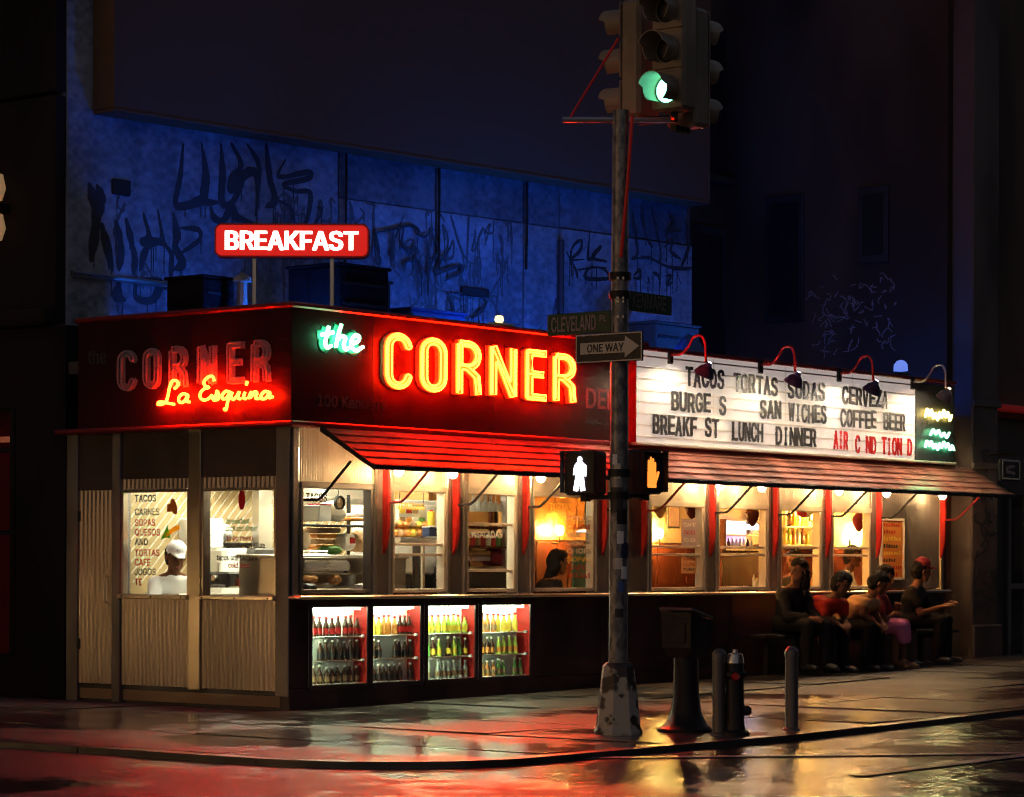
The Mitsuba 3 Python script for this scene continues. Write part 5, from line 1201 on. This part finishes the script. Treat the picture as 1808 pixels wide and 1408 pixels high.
for k, x in enumerate((7.949, 8.989, 9.139, 7.878)):
    t = thing('sauce_bottle', f'{("squat cream sauce bottle on the sill of the sixth window", "small clear shaker on the sill of the seventh window", "orange sauce bottle on the sill of the seventh window", "slim white shaker on the sill of the sixth window")[k]}', 'sauce bottle')
    hh = (0.12, 0.13, 0.15, 0.16)[k]; r = (0.035, 0.028, 0.026, 0.016)[k]
    part(t, 'body', lathe([(0, 0), (r, 0), (r, hh * 0.6), (r * 0.4, hh * 0.85), (0, hh * 0.85)], 10, (x, 0.14, 1.085)), ('offwhite', 'bottle_clear', 'orange', 'white')[k], True)
    part(t, 'cap', lathe([(0, hh), (r * 0.3, hh * 0.98), (r * 0.5, hh * 0.851), (0, hh * 0.851)], 8, (x, 0.14, 1.085)), ('yellow', 'bright_steel', 'letter_red', 'white')[k])
part(D, 'inner_sill', box(0.2, 11.8, 0.121, 0.22, 1.05, 1.084, 0.006), 'wood_red')
# left room
t = thing('prep_cabinet', 'steel kitchen cabinet low behind the short front windows', 'cabinet')
part(t, 'carcass', box(0.75, 1.4, 0.4, 1.0, 0.12, 1.08, 0.008), 'steel')
part(t, 'worktop', box(0.48, 1.42, 0.3, 1.02, 1.081, 1.11, 0.006), 'bright_steel')
t = thing('coffee_machine', 'dark coffee machine at the lower left of the right short front window', 'coffee machine')
cr = (1.587, 1.289, 1.067, 1.263)
part(t, 'body', box(0.5, 0.85, cr[1], cr[0], 1.111, cr[3], 0.02), 'black')
part(t, 'drip_tray', box(0.42, 0.499, cr[1] + 0.03, cr[0] - 0.03, 1.111, 1.14, 0.006), 'dull_steel')
part(t, 'group_head', tube([(0.45, (cr[0] + cr[1]) / 2, cr[3] - 0.06), (0.51, (cr[0] + cr[1]) / 2, cr[3] - 0.06)], 0.03, 8), 'bright_steel')
t = thing('white_freezer', 'white upright freezer behind the right short front window', 'freezer')
cr = (2.298, 2.012, 1.249, 1.498)
part(t, 'body', box(1.2, 1.7, cr[1], cr[0], 0.12, cr[3], 0.02), 'white')
part(t, 'door', box(1.17, 1.199, cr[1] + 0.02, cr[0] - 0.02, 0.2, cr[3] - 0.02, 0.01), 'white')
part(t, 'handle', box(1.15, 1.169, cr[1] + 0.05, cr[1] + 0.07, 1.15, 1.35, 0.004), 'bright_steel')
t = thing('linen_bag', 'white and blue laundry bag on top of the freezer', 'bag')
cr = (2.4, 2.176, 1.573, 1.743)
b_ = trimesh.creation.icosphere(3); v = np.array(b_.vertices); v *= (1 + 0.5 * (meshkit.fbm(v * 2, 3) - 0.5))[:, None]
put(t, trimesh.Trimesh(v * [0.15, abs(cr[0] - cr[1]) / 2, (cr[3] - cr[2]) / 2] + [1.4, (cr[0] + cr[1]) / 2, (cr[2] + cr[3]) / 2], b_.faces, process=False), 'cloth_white', True)
t = thing('wire_shelf', 'dark shelf under the laundry bag', 'shelf')
part(t, 'board', box(1.2, 1.7, cr[1] - 0.05, cr[0] + 0.1, cr[2] - 0.05, cr[2] - 0.02, 0.004), 'iron')
part(t, 'bracket', tube([(1.66, cr[1], cr[2] - 0.05), (1.66, cr[1], 0.12)], 0.012, 6), 'iron')
t = thing('wall_cupboard', 'grey white wall cupboard behind the left short front window', 'cupboard')
cr = (2.301, 2.087, 1.495, 1.792)
part(t, 'body', box(0.8, 1.15, cr[1] - 0.1, cr[0], cr[2], cr[3], 0.01), 'white')
part(t, 'door', box(0.785, 0.799, cr[1] - 0.1, cr[0] - 0.01, cr[2] + 0.01, cr[3] - 0.01, 0.004), 'white')
part(t, 'hanger', box(0.9, 0.94, cr[1], cr[1] + 0.04, cr[3], 2.56), 'bright_steel')
t = thing('tall_locker', 'white tall locker edge at the left of the left short front window', 'locker')
part(t, 'body', box(0.2, 0.5, 2.305, 2.433, 0.12, 1.95, 0.01), 'white')
part(t, 'handle', box(0.18, 0.199, 2.321, 2.345, 1.2, 1.35, 0.004), 'black')
t = thing('sauce_rack', 'rack of small dark bottles at the lower right of the right short front window', 'rack')
ys = np.linspace(1.141, 0.731, 9)
part(t, 'tray', box(0.4, 0.52, ys[-1] - 0.03, ys[0] + 0.03, 1.111, 1.125, 0.004), 'bright_steel')
for k, y in enumerate(ys):
    part(t, 'bottle', bottle_mesh(0.1 + 0.02 * (k % 3), 0.018, (0.46, y, 1.126)), ['bottle_brown', 'letter_red', 'bottle_brown'][k % 3], True)
t = thing('range_hood', 'grey steel range hood in the middle of the right short front window', 'extractor hood')
cr = (2.093, 1.88, 1.375, 1.5)
part(t, 'canopy', box(1.5, 1.9, cr[1], cr[0], cr[2], cr[3], 0.02), 'dull_steel')
part(t, 'duct', box(1.6, 1.8, cr[1] + 0.06, cr[0] - 0.06, cr[3] + 0.001, 2.55), 'bright_steel')

for k in range(11):
    x = 5.6 + 0.57 * k + rng.normal(0, 0.05); z = 1.85 + 0.12 * math.sin(k * 2.4); w_, h_ = 0.13 + 0.04 * (k % 3), 0.12 + 0.05 * ((k + 1) % 3)
    if min(abs(x - s[0]) for s in sconces) < 0.16 + w_ or (cx0 - 0.3 < x < cx1 + 0.2) or 9.0 < x < 10.6:
        continue
    t = thing('wall_picture', f'small framed picture hanging on the dining room wall among the wall lamps', 'picture', 'framed pictures on the dining room wall')
    part(t, 'frame', box(x - w_, x + w_, 2.03, 2.06, z - h_, z + h_, 0.005), ['black', 'wood_red', 'brown_card'][k % 3])
    part(t, 'print', box(x - w_ + 0.025, x + w_ - 0.025, 2.024, 2.0295, z - h_ + 0.025, z + h_ - 0.025), ['offwhite', 'dead_tube', 'orange', 'brown_card', 'offwhite'][k % 5])

# ------------------------------------------------------------------ people
SPH = trimesh.creation.icosphere(2)
def hull(*pr_):
    pts = np.vstack([SPH.vertices * r + np.asarray(c, float) for c, r in pr_])
    return m3.Manifold.hull_points(pts)

def soft(ms, step=0.03, n=6):
    m = m3.Manifold.batch_boolean(ms, m3.OpType.Add).refine_to_length(step).to_mesh()
    t = trimesh.Trimesh(m.vert_properties[:, :3], m.tri_verts, process=False)
    trimesh.smoothing.filter_taubin(t, iterations=n)
    return t

def folds(m, amp, f, seed):
    n = m.vertex_normals; v = np.array(m.vertices)
    d = meshkit.fbm(v * [f, f, f * 0.6] + seed, 3, seed) - 0.5
    return trimesh.Trimesh(v + n * (2 * amp * d)[:, None], m.faces, process=False)

def chain(pts, rad):
    return [hull((pts[k], rad[k]), (pts[k + 1], rad[k + 1])) for k in range(len(pts) - 1)]

def hand(w, d, side, palm_n):
    """A slightly curled hand from wrist w along d; palm_n points out of the back of the hand."""
    d = np.asarray(d, float) / np.linalg.norm(d); nb = np.asarray(palm_n, float); nb = nb - d * (nb @ d); nb /= np.linalg.norm(nb)
    s = np.cross(d, nb) * side
    k0 = [w + d * 0.085 + s * o for o in (0.03, 0.01, -0.011, -0.03)]
    ms = [m3.Manifold.batch_hull([hull((w, 0.024), (k, 0.0135)) for k in k0])]
    for k, L in zip(k0, (0.068, 0.078, 0.072, 0.055)):
        a = k + d * L * 0.45 - nb * 0.008; b = a + d * L * 0.3 - nb * L * 0.25; c = b + d * L * 0.12 - nb * L * 0.28
        ms += chain([k, a, b, c], [0.0105, 0.0095, 0.0088, 0.0075])
    t0 = w + d * 0.03 + s * 0.025
    ms += chain([t0, t0 + d * 0.035 + s * 0.025 - nb * 0.008, t0 + d * 0.068 + s * 0.026 - nb * 0.02], [0.014, 0.011, 0.0085])
    return ms

def person(label, at, face, group=None, lean=0.2, turn=0.0, nod=0.0, skin='skin_tan', top='cloth_black', legs='cloth_black', hair='hair',
           long_hair=False, cap=None, sleeve='short', wrists=None, elbows=None, knees=0.14, stand=False, bare=False, skirt=None, apron=None, scale=1.0):
    t = thing('person', label, 'person', group)
    a = math.radians(face)
    f, l, u = np.array([math.cos(a), math.sin(a), 0]), np.array([-math.sin(a), math.cos(a), 0]), np.array([0, 0, 1.0])
    o = np.asarray(at, float)
    P = lambda x, y, z: o + scale * (f * x + l * y + u * z)
    s_ = scale
    neck, chest, waist = (lean * 0.62, 0, 0.53 - 0.16 * lean), (lean * 0.4, 0, 0.38 - 0.06 * lean), (lean * 0.12, 0, 0.18)
    hd = np.array([neck[0] + 0.05 + 0.08 * lean, 0, neck[2] + 0.185 - 0.04 * lean])
    sh = [(neck[0] - 0.01, q * 0.185, neck[2] - 0.075) for q in (1, -1)]
    el = elbows or [(sh[0][0] + 0.12, 0.23, sh[0][2] - 0.25), (sh[1][0] + 0.12, -0.23, sh[1][2] - 0.25)]
    wr = wrists or [(0.4, 0.12, 0.2), (0.4, -0.12, 0.2)]
    if stand:
        kn = [(0.03, q * 0.1, -0.38) for q in (1, -1)]; an = [(0.0, q * 0.1, -0.78) for q in (1, -1)]; to = [(0.14, q * 0.11, -0.83) for q in (1, -1)]
    else:
        kn = [(0.44, q * knees, 0.09) for q in (1, -1)]; an = [(0.42 + 0.03 * q, q * (knees - 0.02), -0.33) for q in (1, -1)]; to = [(0.56 + 0.03 * q, q * knees, -0.385) for q in (1, -1)]
    hip = [(0.0, q * 0.09, 0.1) for q in (1, -1)]
    ct, st = math.cos(math.radians(turn)), math.sin(math.radians(turn)); cn, sn = math.cos(math.radians(nod)), math.sin(math.radians(nod))
    def H(x, y, z):
        x, z = x * cn + z * sn, -x * sn + z * cn
        x, y = x * ct - y * st, x * st + y * ct
        return P(hd[0] + x, hd[1] + y, hd[2] + z)
    skinm = [hull((H(0, 0, 0.03), 0.092 * s_), (H(-0.025, 0, 0.035), 0.094 * s_)), hull((H(0.01, 0, 0.0), 0.08 * s_), (H(0.052, 0, -0.085), 0.038 * s_), (H(0.03, 0.03, -0.06), 0.04 * s_), (H(0.03, -0.03, -0.06), 0.04 * s_)),
             hull((H(0.088, 0, 0.012), 0.01), (H(0.112, 0, -0.028), 0.014)), hull((H(-0.02, 0, -0.05), 0.055 * s_), (P(*neck), 0.062 * s_))]
    for q in (1, -1):
        skinm.append(hull((H(-0.005, q * 0.09, 0.01), 0.016), (H(-0.012, q * 0.095, -0.02), 0.012)))
    torso = [hull((P(*hip[0]), 0.115 * s_), (P(*hip[1]), 0.115 * s_), (P(waist[0], 0.06, waist[2]), 0.1 * s_), (P(waist[0], -0.06, waist[2]), 0.1 * s_)),
             hull((P(waist[0], 0.06, waist[2]), 0.1 * s_), (P(waist[0], -0.06, waist[2]), 0.1 * s_), (P(chest[0], 0.085, chest[2]), 0.105 * s_), (P(chest[0], -0.085, chest[2]), 0.105 * s_)),
             hull((P(chest[0], 0.085, chest[2]), 0.105 * s_), (P(chest[0], -0.085, chest[2]), 0.105 * s_), (P(*sh[0]), 0.058 * s_), (P(*sh[1]), 0.058 * s_), (P(*neck), 0.06 * s_))]
    arms, fore, leg, shin = [], [], [], []
    for k in (0, 1):
        S_, E_, W_ = P(*sh[k]), P(*el[k]), P(*wr[k])
        arms.append(hull((S_, 0.056 * s_), (E_, 0.042 * s_))); fore.append(hull((E_, 0.041 * s_), (W_, 0.027 * s_)))
        leg.append(hull((P(*hip[k]), 0.1 * s_), (P(*kn[k]), 0.062 * s_))); shin.append(hull((P(*kn[k]), 0.058 * s_), (P(kn[k][0] * 0.6 + an[k][0] * 0.4 - 0.02, an[k][1], kn[k][2] * 0.6 + an[k][2] * 0.4), 0.055 * s_)))
        shin.append(hull((P(kn[k][0] * 0.6 + an[k][0] * 0.4 - 0.02, an[k][1], kn[k][2] * 0.6 + an[k][2] * 0.4), 0.055 * s_), (P(*an[k]), 0.037 * s_)))
        if bare:
            shin.append(hull((P(*an[k]), 0.034 * s_), (P(*to[k]), 0.024 * s_)))
        skinm += hand(W_, W_ - E_, 1 if k else -1, u * 0.8 + f * 0.2)
    part(t, 'body', soft(skinm + torso + arms + fore + leg + shin, 0.02, 4), skin, True)
    grow = lambda ms, g: ms
    def cloth(defs, g):
        return [hull(*[(c, r + g) for c, r in d]) for d in defs]
    tor = [[(P(waist[0], 0.06, waist[2] - 0.1), 0.112 * s_), (P(waist[0], -0.06, waist[2] - 0.1), 0.112 * s_), (P(waist[0], 0.06, waist[2]), 0.1 * s_), (P(waist[0], -0.06, waist[2]), 0.1 * s_)],
           [(P(waist[0], 0.06, waist[2]), 0.1 * s_), (P(waist[0], -0.06, waist[2]), 0.1 * s_), (P(chest[0], 0.085, chest[2]), 0.105 * s_), (P(chest[0], -0.085, chest[2]), 0.105 * s_)],
           [(P(chest[0], 0.085, chest[2]), 0.105 * s_), (P(chest[0], -0.085, chest[2]), 0.105 * s_), (P(*sh[0]), 0.05 * s_), (P(*sh[1]), 0.05 * s_), (P(neck[0], 0, neck[2] - 0.04), 0.06 * s_)]]
    if sleeve != 'none':
        for k in (0, 1):
            S_, E_, W_ = P(*sh[k]), P(*el[k]), P(*wr[k])
            tor.append([(S_, 0.058 * s_), (S_ + (E_ - S_) * (0.6 if sleeve == 'short' else 1.0), 0.05 * s_)])
            if sleeve == 'long':
                tor.append([(E_, 0.046 * s_), (E_ + (W_ - E_) * 0.93, 0.034 * s_)])
    part(t, 'shirt', folds(soft(cloth(tor, 0.016), 0.02, 3), 0.013, 13, 3), top, True)
    if skirt:
        part(t, 'skirt', soft([hull((P(*hip[0]), 0.135), (P(*hip[1]), 0.135), (P(kn[0][0], kn[0][1] + 0.03, kn[0][2]), 0.085), (P(kn[1][0], kn[1][1] - 0.03, kn[1][2]), 0.085)),
                               hull((P(kn[0][0], kn[0][1] + 0.03, kn[0][2]), 0.085), (P(kn[1][0], kn[1][1] - 0.03, kn[1][2]), 0.085), (P(kn[0][0] + 0.05, kn[0][1], kn[0][2] - 0.16), 0.05), (P(kn[1][0] + 0.05, kn[1][1], kn[1][2] - 0.16), 0.05))], 0.03, 4), skirt, True)
    else:
        tr = [[(P(*hip[0]), 0.115 * s_), (P(*hip[1]), 0.115 * s_)]]
        for k in (0, 1):
            tr += [[(P(*hip[k]), 0.105 * s_), (P(*kn[k]), 0.066 * s_)], [(P(*kn[k]), 0.064 * s_), (P(*an[k]), 0.05 * s_)]]
        part(t, 'trousers', folds(soft(cloth(tr, 0.014), 0.025, 3), 0.011, 13, 5), legs, True)
    if apron:
        part(t, 'apron', soft([hull((P(waist[0] + 0.1, 0.1, -0.3), 0.03), (P(waist[0] + 0.1, -0.1, -0.3), 0.03), (P(chest[0] + 0.09, 0.07, chest[2] + 0.05), 0.03), (P(chest[0] + 0.09, -0.07, chest[2] + 0.05), 0.03))], 0.04, 3), apron, True)
    for k in (0, 1):
        if not bare or k == 0:
            part(t, 'shoe', soft([hull((P(an[k][0] - 0.03, an[k][1], an[k][2] - 0.035), 0.042), (P(*to[k]), 0.036), (P(to[k][0] + 0.02, to[k][1], to[k][2]), 0.03)), hull((P(*an[k]), 0.048), (P(an[k][0] - 0.02, an[k][1], an[k][2] - 0.04), 0.045))], 0.03, 3), 'black' if not bare else 'brown_card', True)
    hm = [hull((H(-0.025, 0, 0.05), 0.104 * s_), (H(-0.05, 0, 0.0), 0.092 * s_), (H(0.02, 0, 0.075), 0.07 * s_)), hull((H(-0.055, 0.03, -0.05), 0.055), (H(-0.055, -0.03, -0.05), 0.055), (H(-0.05, 0, 0.0), 0.09))]
    if long_hair:
        hm += [hull((H(-0.04, 0.055, 0.0), 0.06), (H(-0.04, -0.055, 0.0), 0.06), (H(-0.07, 0.05, -0.16), 0.05), (H(-0.07, -0.05, -0.16), 0.05))]
    part(t, 'hair', folds(soft(hm, 0.014, 2), 0.016, 34, 9), hair, True)
    for q in (1, -1):
        part(t, 'eye', hull_mesh((H(0.083, q * 0.032, 0.015), 0.0105)), 'eye', True)
        part(t, 'eyebrow', hull_mesh((H(0.09, q * 0.018, 0.04), 0.005), (H(0.084, q * 0.048, 0.041), 0.005)), 'hair', True)
    part(t, 'mouth', hull_mesh((H(0.087, 0.018, -0.058), 0.006), (H(0.092, 0, -0.06), 0.008), (H(0.087, -0.018, -0.058), 0.006)), 'lip', True)
    if cap:
        part(t, 'cap', soft([hull((H(-0.015, 0, 0.075), 0.1), (H(0.0, 0, 0.085), 0.095)), hull((H(0.07, 0.05, 0.06), 0.012), (H(0.07, -0.05, 0.06), 0.012), (H(0.155, 0.03, 0.055), 0.008), (H(0.155, -0.03, 0.055), 0.008))], 0.03, 2), cap, True)
    return t

def hull_mesh(*pr_):
    m = hull(*pr_).to_mesh()
    return trimesh.Trimesh(m.vert_properties[:, :3], m.tri_verts, process=False)

bz = float(rise(9.2))
t = thing('bench', 'long dark wooden bench against the diner wall under the far windows', 'bench')
for k in range(4):
    part(t, 'seat_plank', box(7.35, 11.3, -0.62 + k * 0.115, -0.515 + k * 0.115, bz + 0.405, bz + 0.44, 0.006), 'iron')
for x in (7.6, 9.3, 11.05):
    part(t, 'leg', cat(box(x, x + 0.06, -0.6, -0.54, bz - 0.02, bz + 0.404), box(x, x + 0.06, -0.24, -0.18, bz - 0.02, bz + 0.404), box(x, x + 0.06, -0.54, -0.24, bz + 0.34, bz + 0.404)), 'iron')
SG = 'people seated on the bench outside the diner'
sz = bz + 0.425
person('person in a dark jacket with thick dark hair seated nearest on the bench', (7.73, -0.42, sz + 0.04), -100, SG, 0.15, -92, 0, 'skin_tan', 'cloth_black', 'cloth_black', 'hair', True, sleeve='long', wrists=[(0.36, 0.1, 0.17), (0.38, -0.1, 0.17)])
person('person in a bright red shirt leaning forward on the bench, elbows on knees', (8.11, -0.4, sz), -92, SG, 0.66, 10, 25, 'skin_brown', 'cloth_red', 'cloth_black', 'hair', wrists=[(0.5, 0.09, 0.16), (0.52, -0.1, 0.14)], elbows=[(0.4, 0.2, 0.22), (0.4, -0.2, 0.22)])
person('person in a sand coloured sleeveless top hunched over on the bench', (8.844, -0.4, sz), -80, SG, 0.64, 25, 28, 'skin_tan', 'cloth_sand', 'cloth_black', 'hair', sleeve='none', wrists=[(0.5, 0.08, 0.15), (0.48, -0.1, 0.15)], elbows=[(0.38, 0.2, 0.24), (0.38, -0.2, 0.24)])
person('person in a wine red top and pink skirt with bare legs on the bench', (9.374, -0.42, sz), -70, SG, 0.3, -20, 15, 'skin_tan', 'cloth_wine', 'cloth_black', 'hair', True, skirt='cloth_pink', bare=True, wrists=[(0.38, 0.04, 0.3), (0.36, -0.08, 0.22)])
person('person in dark clothes and a wine red cap seated farthest on the bench', (10.397, -0.42, sz + 0.05), -75, SG, 0.18, 30, 8, 'skin_tan', 'cloth_black', 'cloth_black', 'hair', cap='cloth_wine', wrists=[(0.45, 0.12, 0.28), (0.46, -0.14, 0.26)])
t = thing('paper_bag', 'crumpled pale paper bag on the pavement in front of the bench', 'paper bag')
b_ = trimesh.creation.icosphere(3); v = np.array(b_.vertices); v = np.sign(v) * np.abs(v) ** 0.75 * (1 + 0.6 * (meshkit.fbm(v * 2.5, 4) - 0.5))[:, None]
bgx, bgy = (9.804, 0.364)
put(t, trimesh.Trimesh(v * [0.07, 0.06, 0.1] + [bgx, bgy, float(rise(bgx)) + 0.09], b_.faces, process=False), 'offwhite', False)
for k, (lx_, ly_) in enumerate(((11.158, 0.725), (11.626, 0.7), (10.796, -0.329))):
    z = float(rise(lx_))
    thing('litter', f'{("small pale wrapper", "white scrap of paper", "tiny pale scrap")[k]} lying on the wet pavement by the bench', 'litter', None,
          trimesh.Trimesh([[lx_ - 0.06, ly_, z + 0.012], [lx_ + 0.05, ly_ - 0.05, z + 0.01], [lx_ + 0.07, ly_ + 0.05, z + 0.035], [lx_ - 0.03, ly_ + 0.06, z + 0.02], [lx_, ly_, z + 0.045]], [[0, 1, 4], [1, 2, 4], [2, 3, 4], [3, 0, 4]], process=False), 'white', False)

person('cook in white jacket and white cap bending at the left short front window', (0.5, 1.882 + 0.24, 0.74), -115, None, 0.3, 0, 20, 'skin_brown', 'cloth_white', 'grey_cloth', 'hair', cap='cloth_white', stand=True, wrists=[(0.46, 0.12, 0.25), (0.48, -0.1, 0.22)], sleeve='long')
person('diner with dark hair in profile seated behind the fourth window', (4.949, 0.98, 0.7), -35, None, 0.25, 0, 10, 'skin_tan', 'cloth_black', 'cloth_black', 'hair', True, wrists=[(0.36, 0.08, 0.3), (0.38, -0.1, 0.3)])
person('diner in a white T-shirt seated behind the last window', (10.974, 0.92, 0.78), -60, None, 0.2, -30, 5, 'skin_brown', 'cloth_white', 'cloth_navy', 'hair')
person('diner in dark clothes sitting behind the seventh window', (10.158, 1.0, 0.72), 200, None, 0.2, 0, 5, 'skin_tan', 'cloth_black', 'cloth_black', 'hair', False)
for lab, (x, y, z) in (('behind the fourth window', (4.949, 0.98, 0.68)), ('behind the last window', (10.974, 0.92, 0.76)), ('behind the seventh window', (10.158, 1.0, 0.7))):
    t = thing('bar_stool', f'dark bar stool under the diner {lab}', 'stool')
    part(t, 'seat', lathe([(0, z), (0.17, z), (0.18, z - 0.02), (0.17, z - 0.05), (0, z - 0.05)], 16, (x, y, 0)), 'cloth_wine')
    part(t, 'stem', lathe([(0.03, z - 0.05), (0.03, 0.16), (0.2, 0.14), (0.2, 0.12), (0, 0.12)], 16, (x, y, 0)), 'bright_steel')

# ------------------------------------------------------------------ the lit places across the streets that light this corner
t = thing('opposite_shop', 'shop front with a canopy and tube lamps across the side street', 'shop')
part(t, 'facade', box(-14.6, -14.2, 4, 22, 0.0, 13.0), 'black')
part(t, 'canopy', box(-14.2, -12.85, 4, 20, 2.64, 2.7), 'black')
part(t, 'valance', box(-12.9, -12.85, 4, 20, CANOPY, 2.64), 'black')
for k, y in enumerate((8.6, 12.6)):
    part(t, 'display_lamp', box(-13.3, -13.25, y, y + 1.6, 0.42, 0.47, 0.01), 'white', emit=(110.0, 64.0, 22.0, 0.4))
    part(t, 'tube_lamp', box(-13.62, -13.55, y, y + 2.2, 2.5, 2.56, 0.01), 'white', emit=SHOP)
def block(name, label, x0, x1, y0, y1, h, axis):
    t = thing(name, label, 'building')
    part(t, 'wall', box(x0, x1, y0, y1, -0.2, h), 'street_wall')
    part(t, 'cornice', box(x0 - 0.3, x1 + 0.3, y0 - 0.3, y1 + 0.3, h + 0.001, h + 0.4, 0.05), 'street_wall')
    lo, hi = (x0, x1) if axis == 'x' else (y0, y1)
    for c in np.arange(lo + 2, hi - 2, 4.0):
        for z in (1.2, 4.8, 8.2):
            g = box(c, c + 1.3, y1 + 0.001, y1 + 0.05, z, z + 1.9, 0.01) if axis == 'x' else box(x1 + 0.001, x1 + 0.05, c, c + 1.3, z, z + 1.9, 0.01)
            part(t, 'window', g, 'black')
block('side_street_block', 'row of dark brick buildings along the far side of the side street', -26, -14.2, 22.1, 60, 13, 'y')
block('main_street_block', 'row of dark buildings along the far side of the main street', -4, 90, -36, -21, 13, 'x')
t = thing('street_lamp', 'tall street lamp across the side street', 'street lamp')
part(t, 'post', tube([(-13, -9, -0.1), (-13, -9, 7.6), (-12.4, -8.8, 7.95), (-11.6, -8.5, 8.0)], 0.06, 8), 'iron')
part(t, 'head', box(-11.9, -11.3, -8.65, -8.35, 8.0, 8.12, 0.03), 'iron')
part(t, 'lamp', box(-11.8, -11.4, -8.6, -8.4, 7.97, 7.995, 0.01), 'white', emit=LAMP)
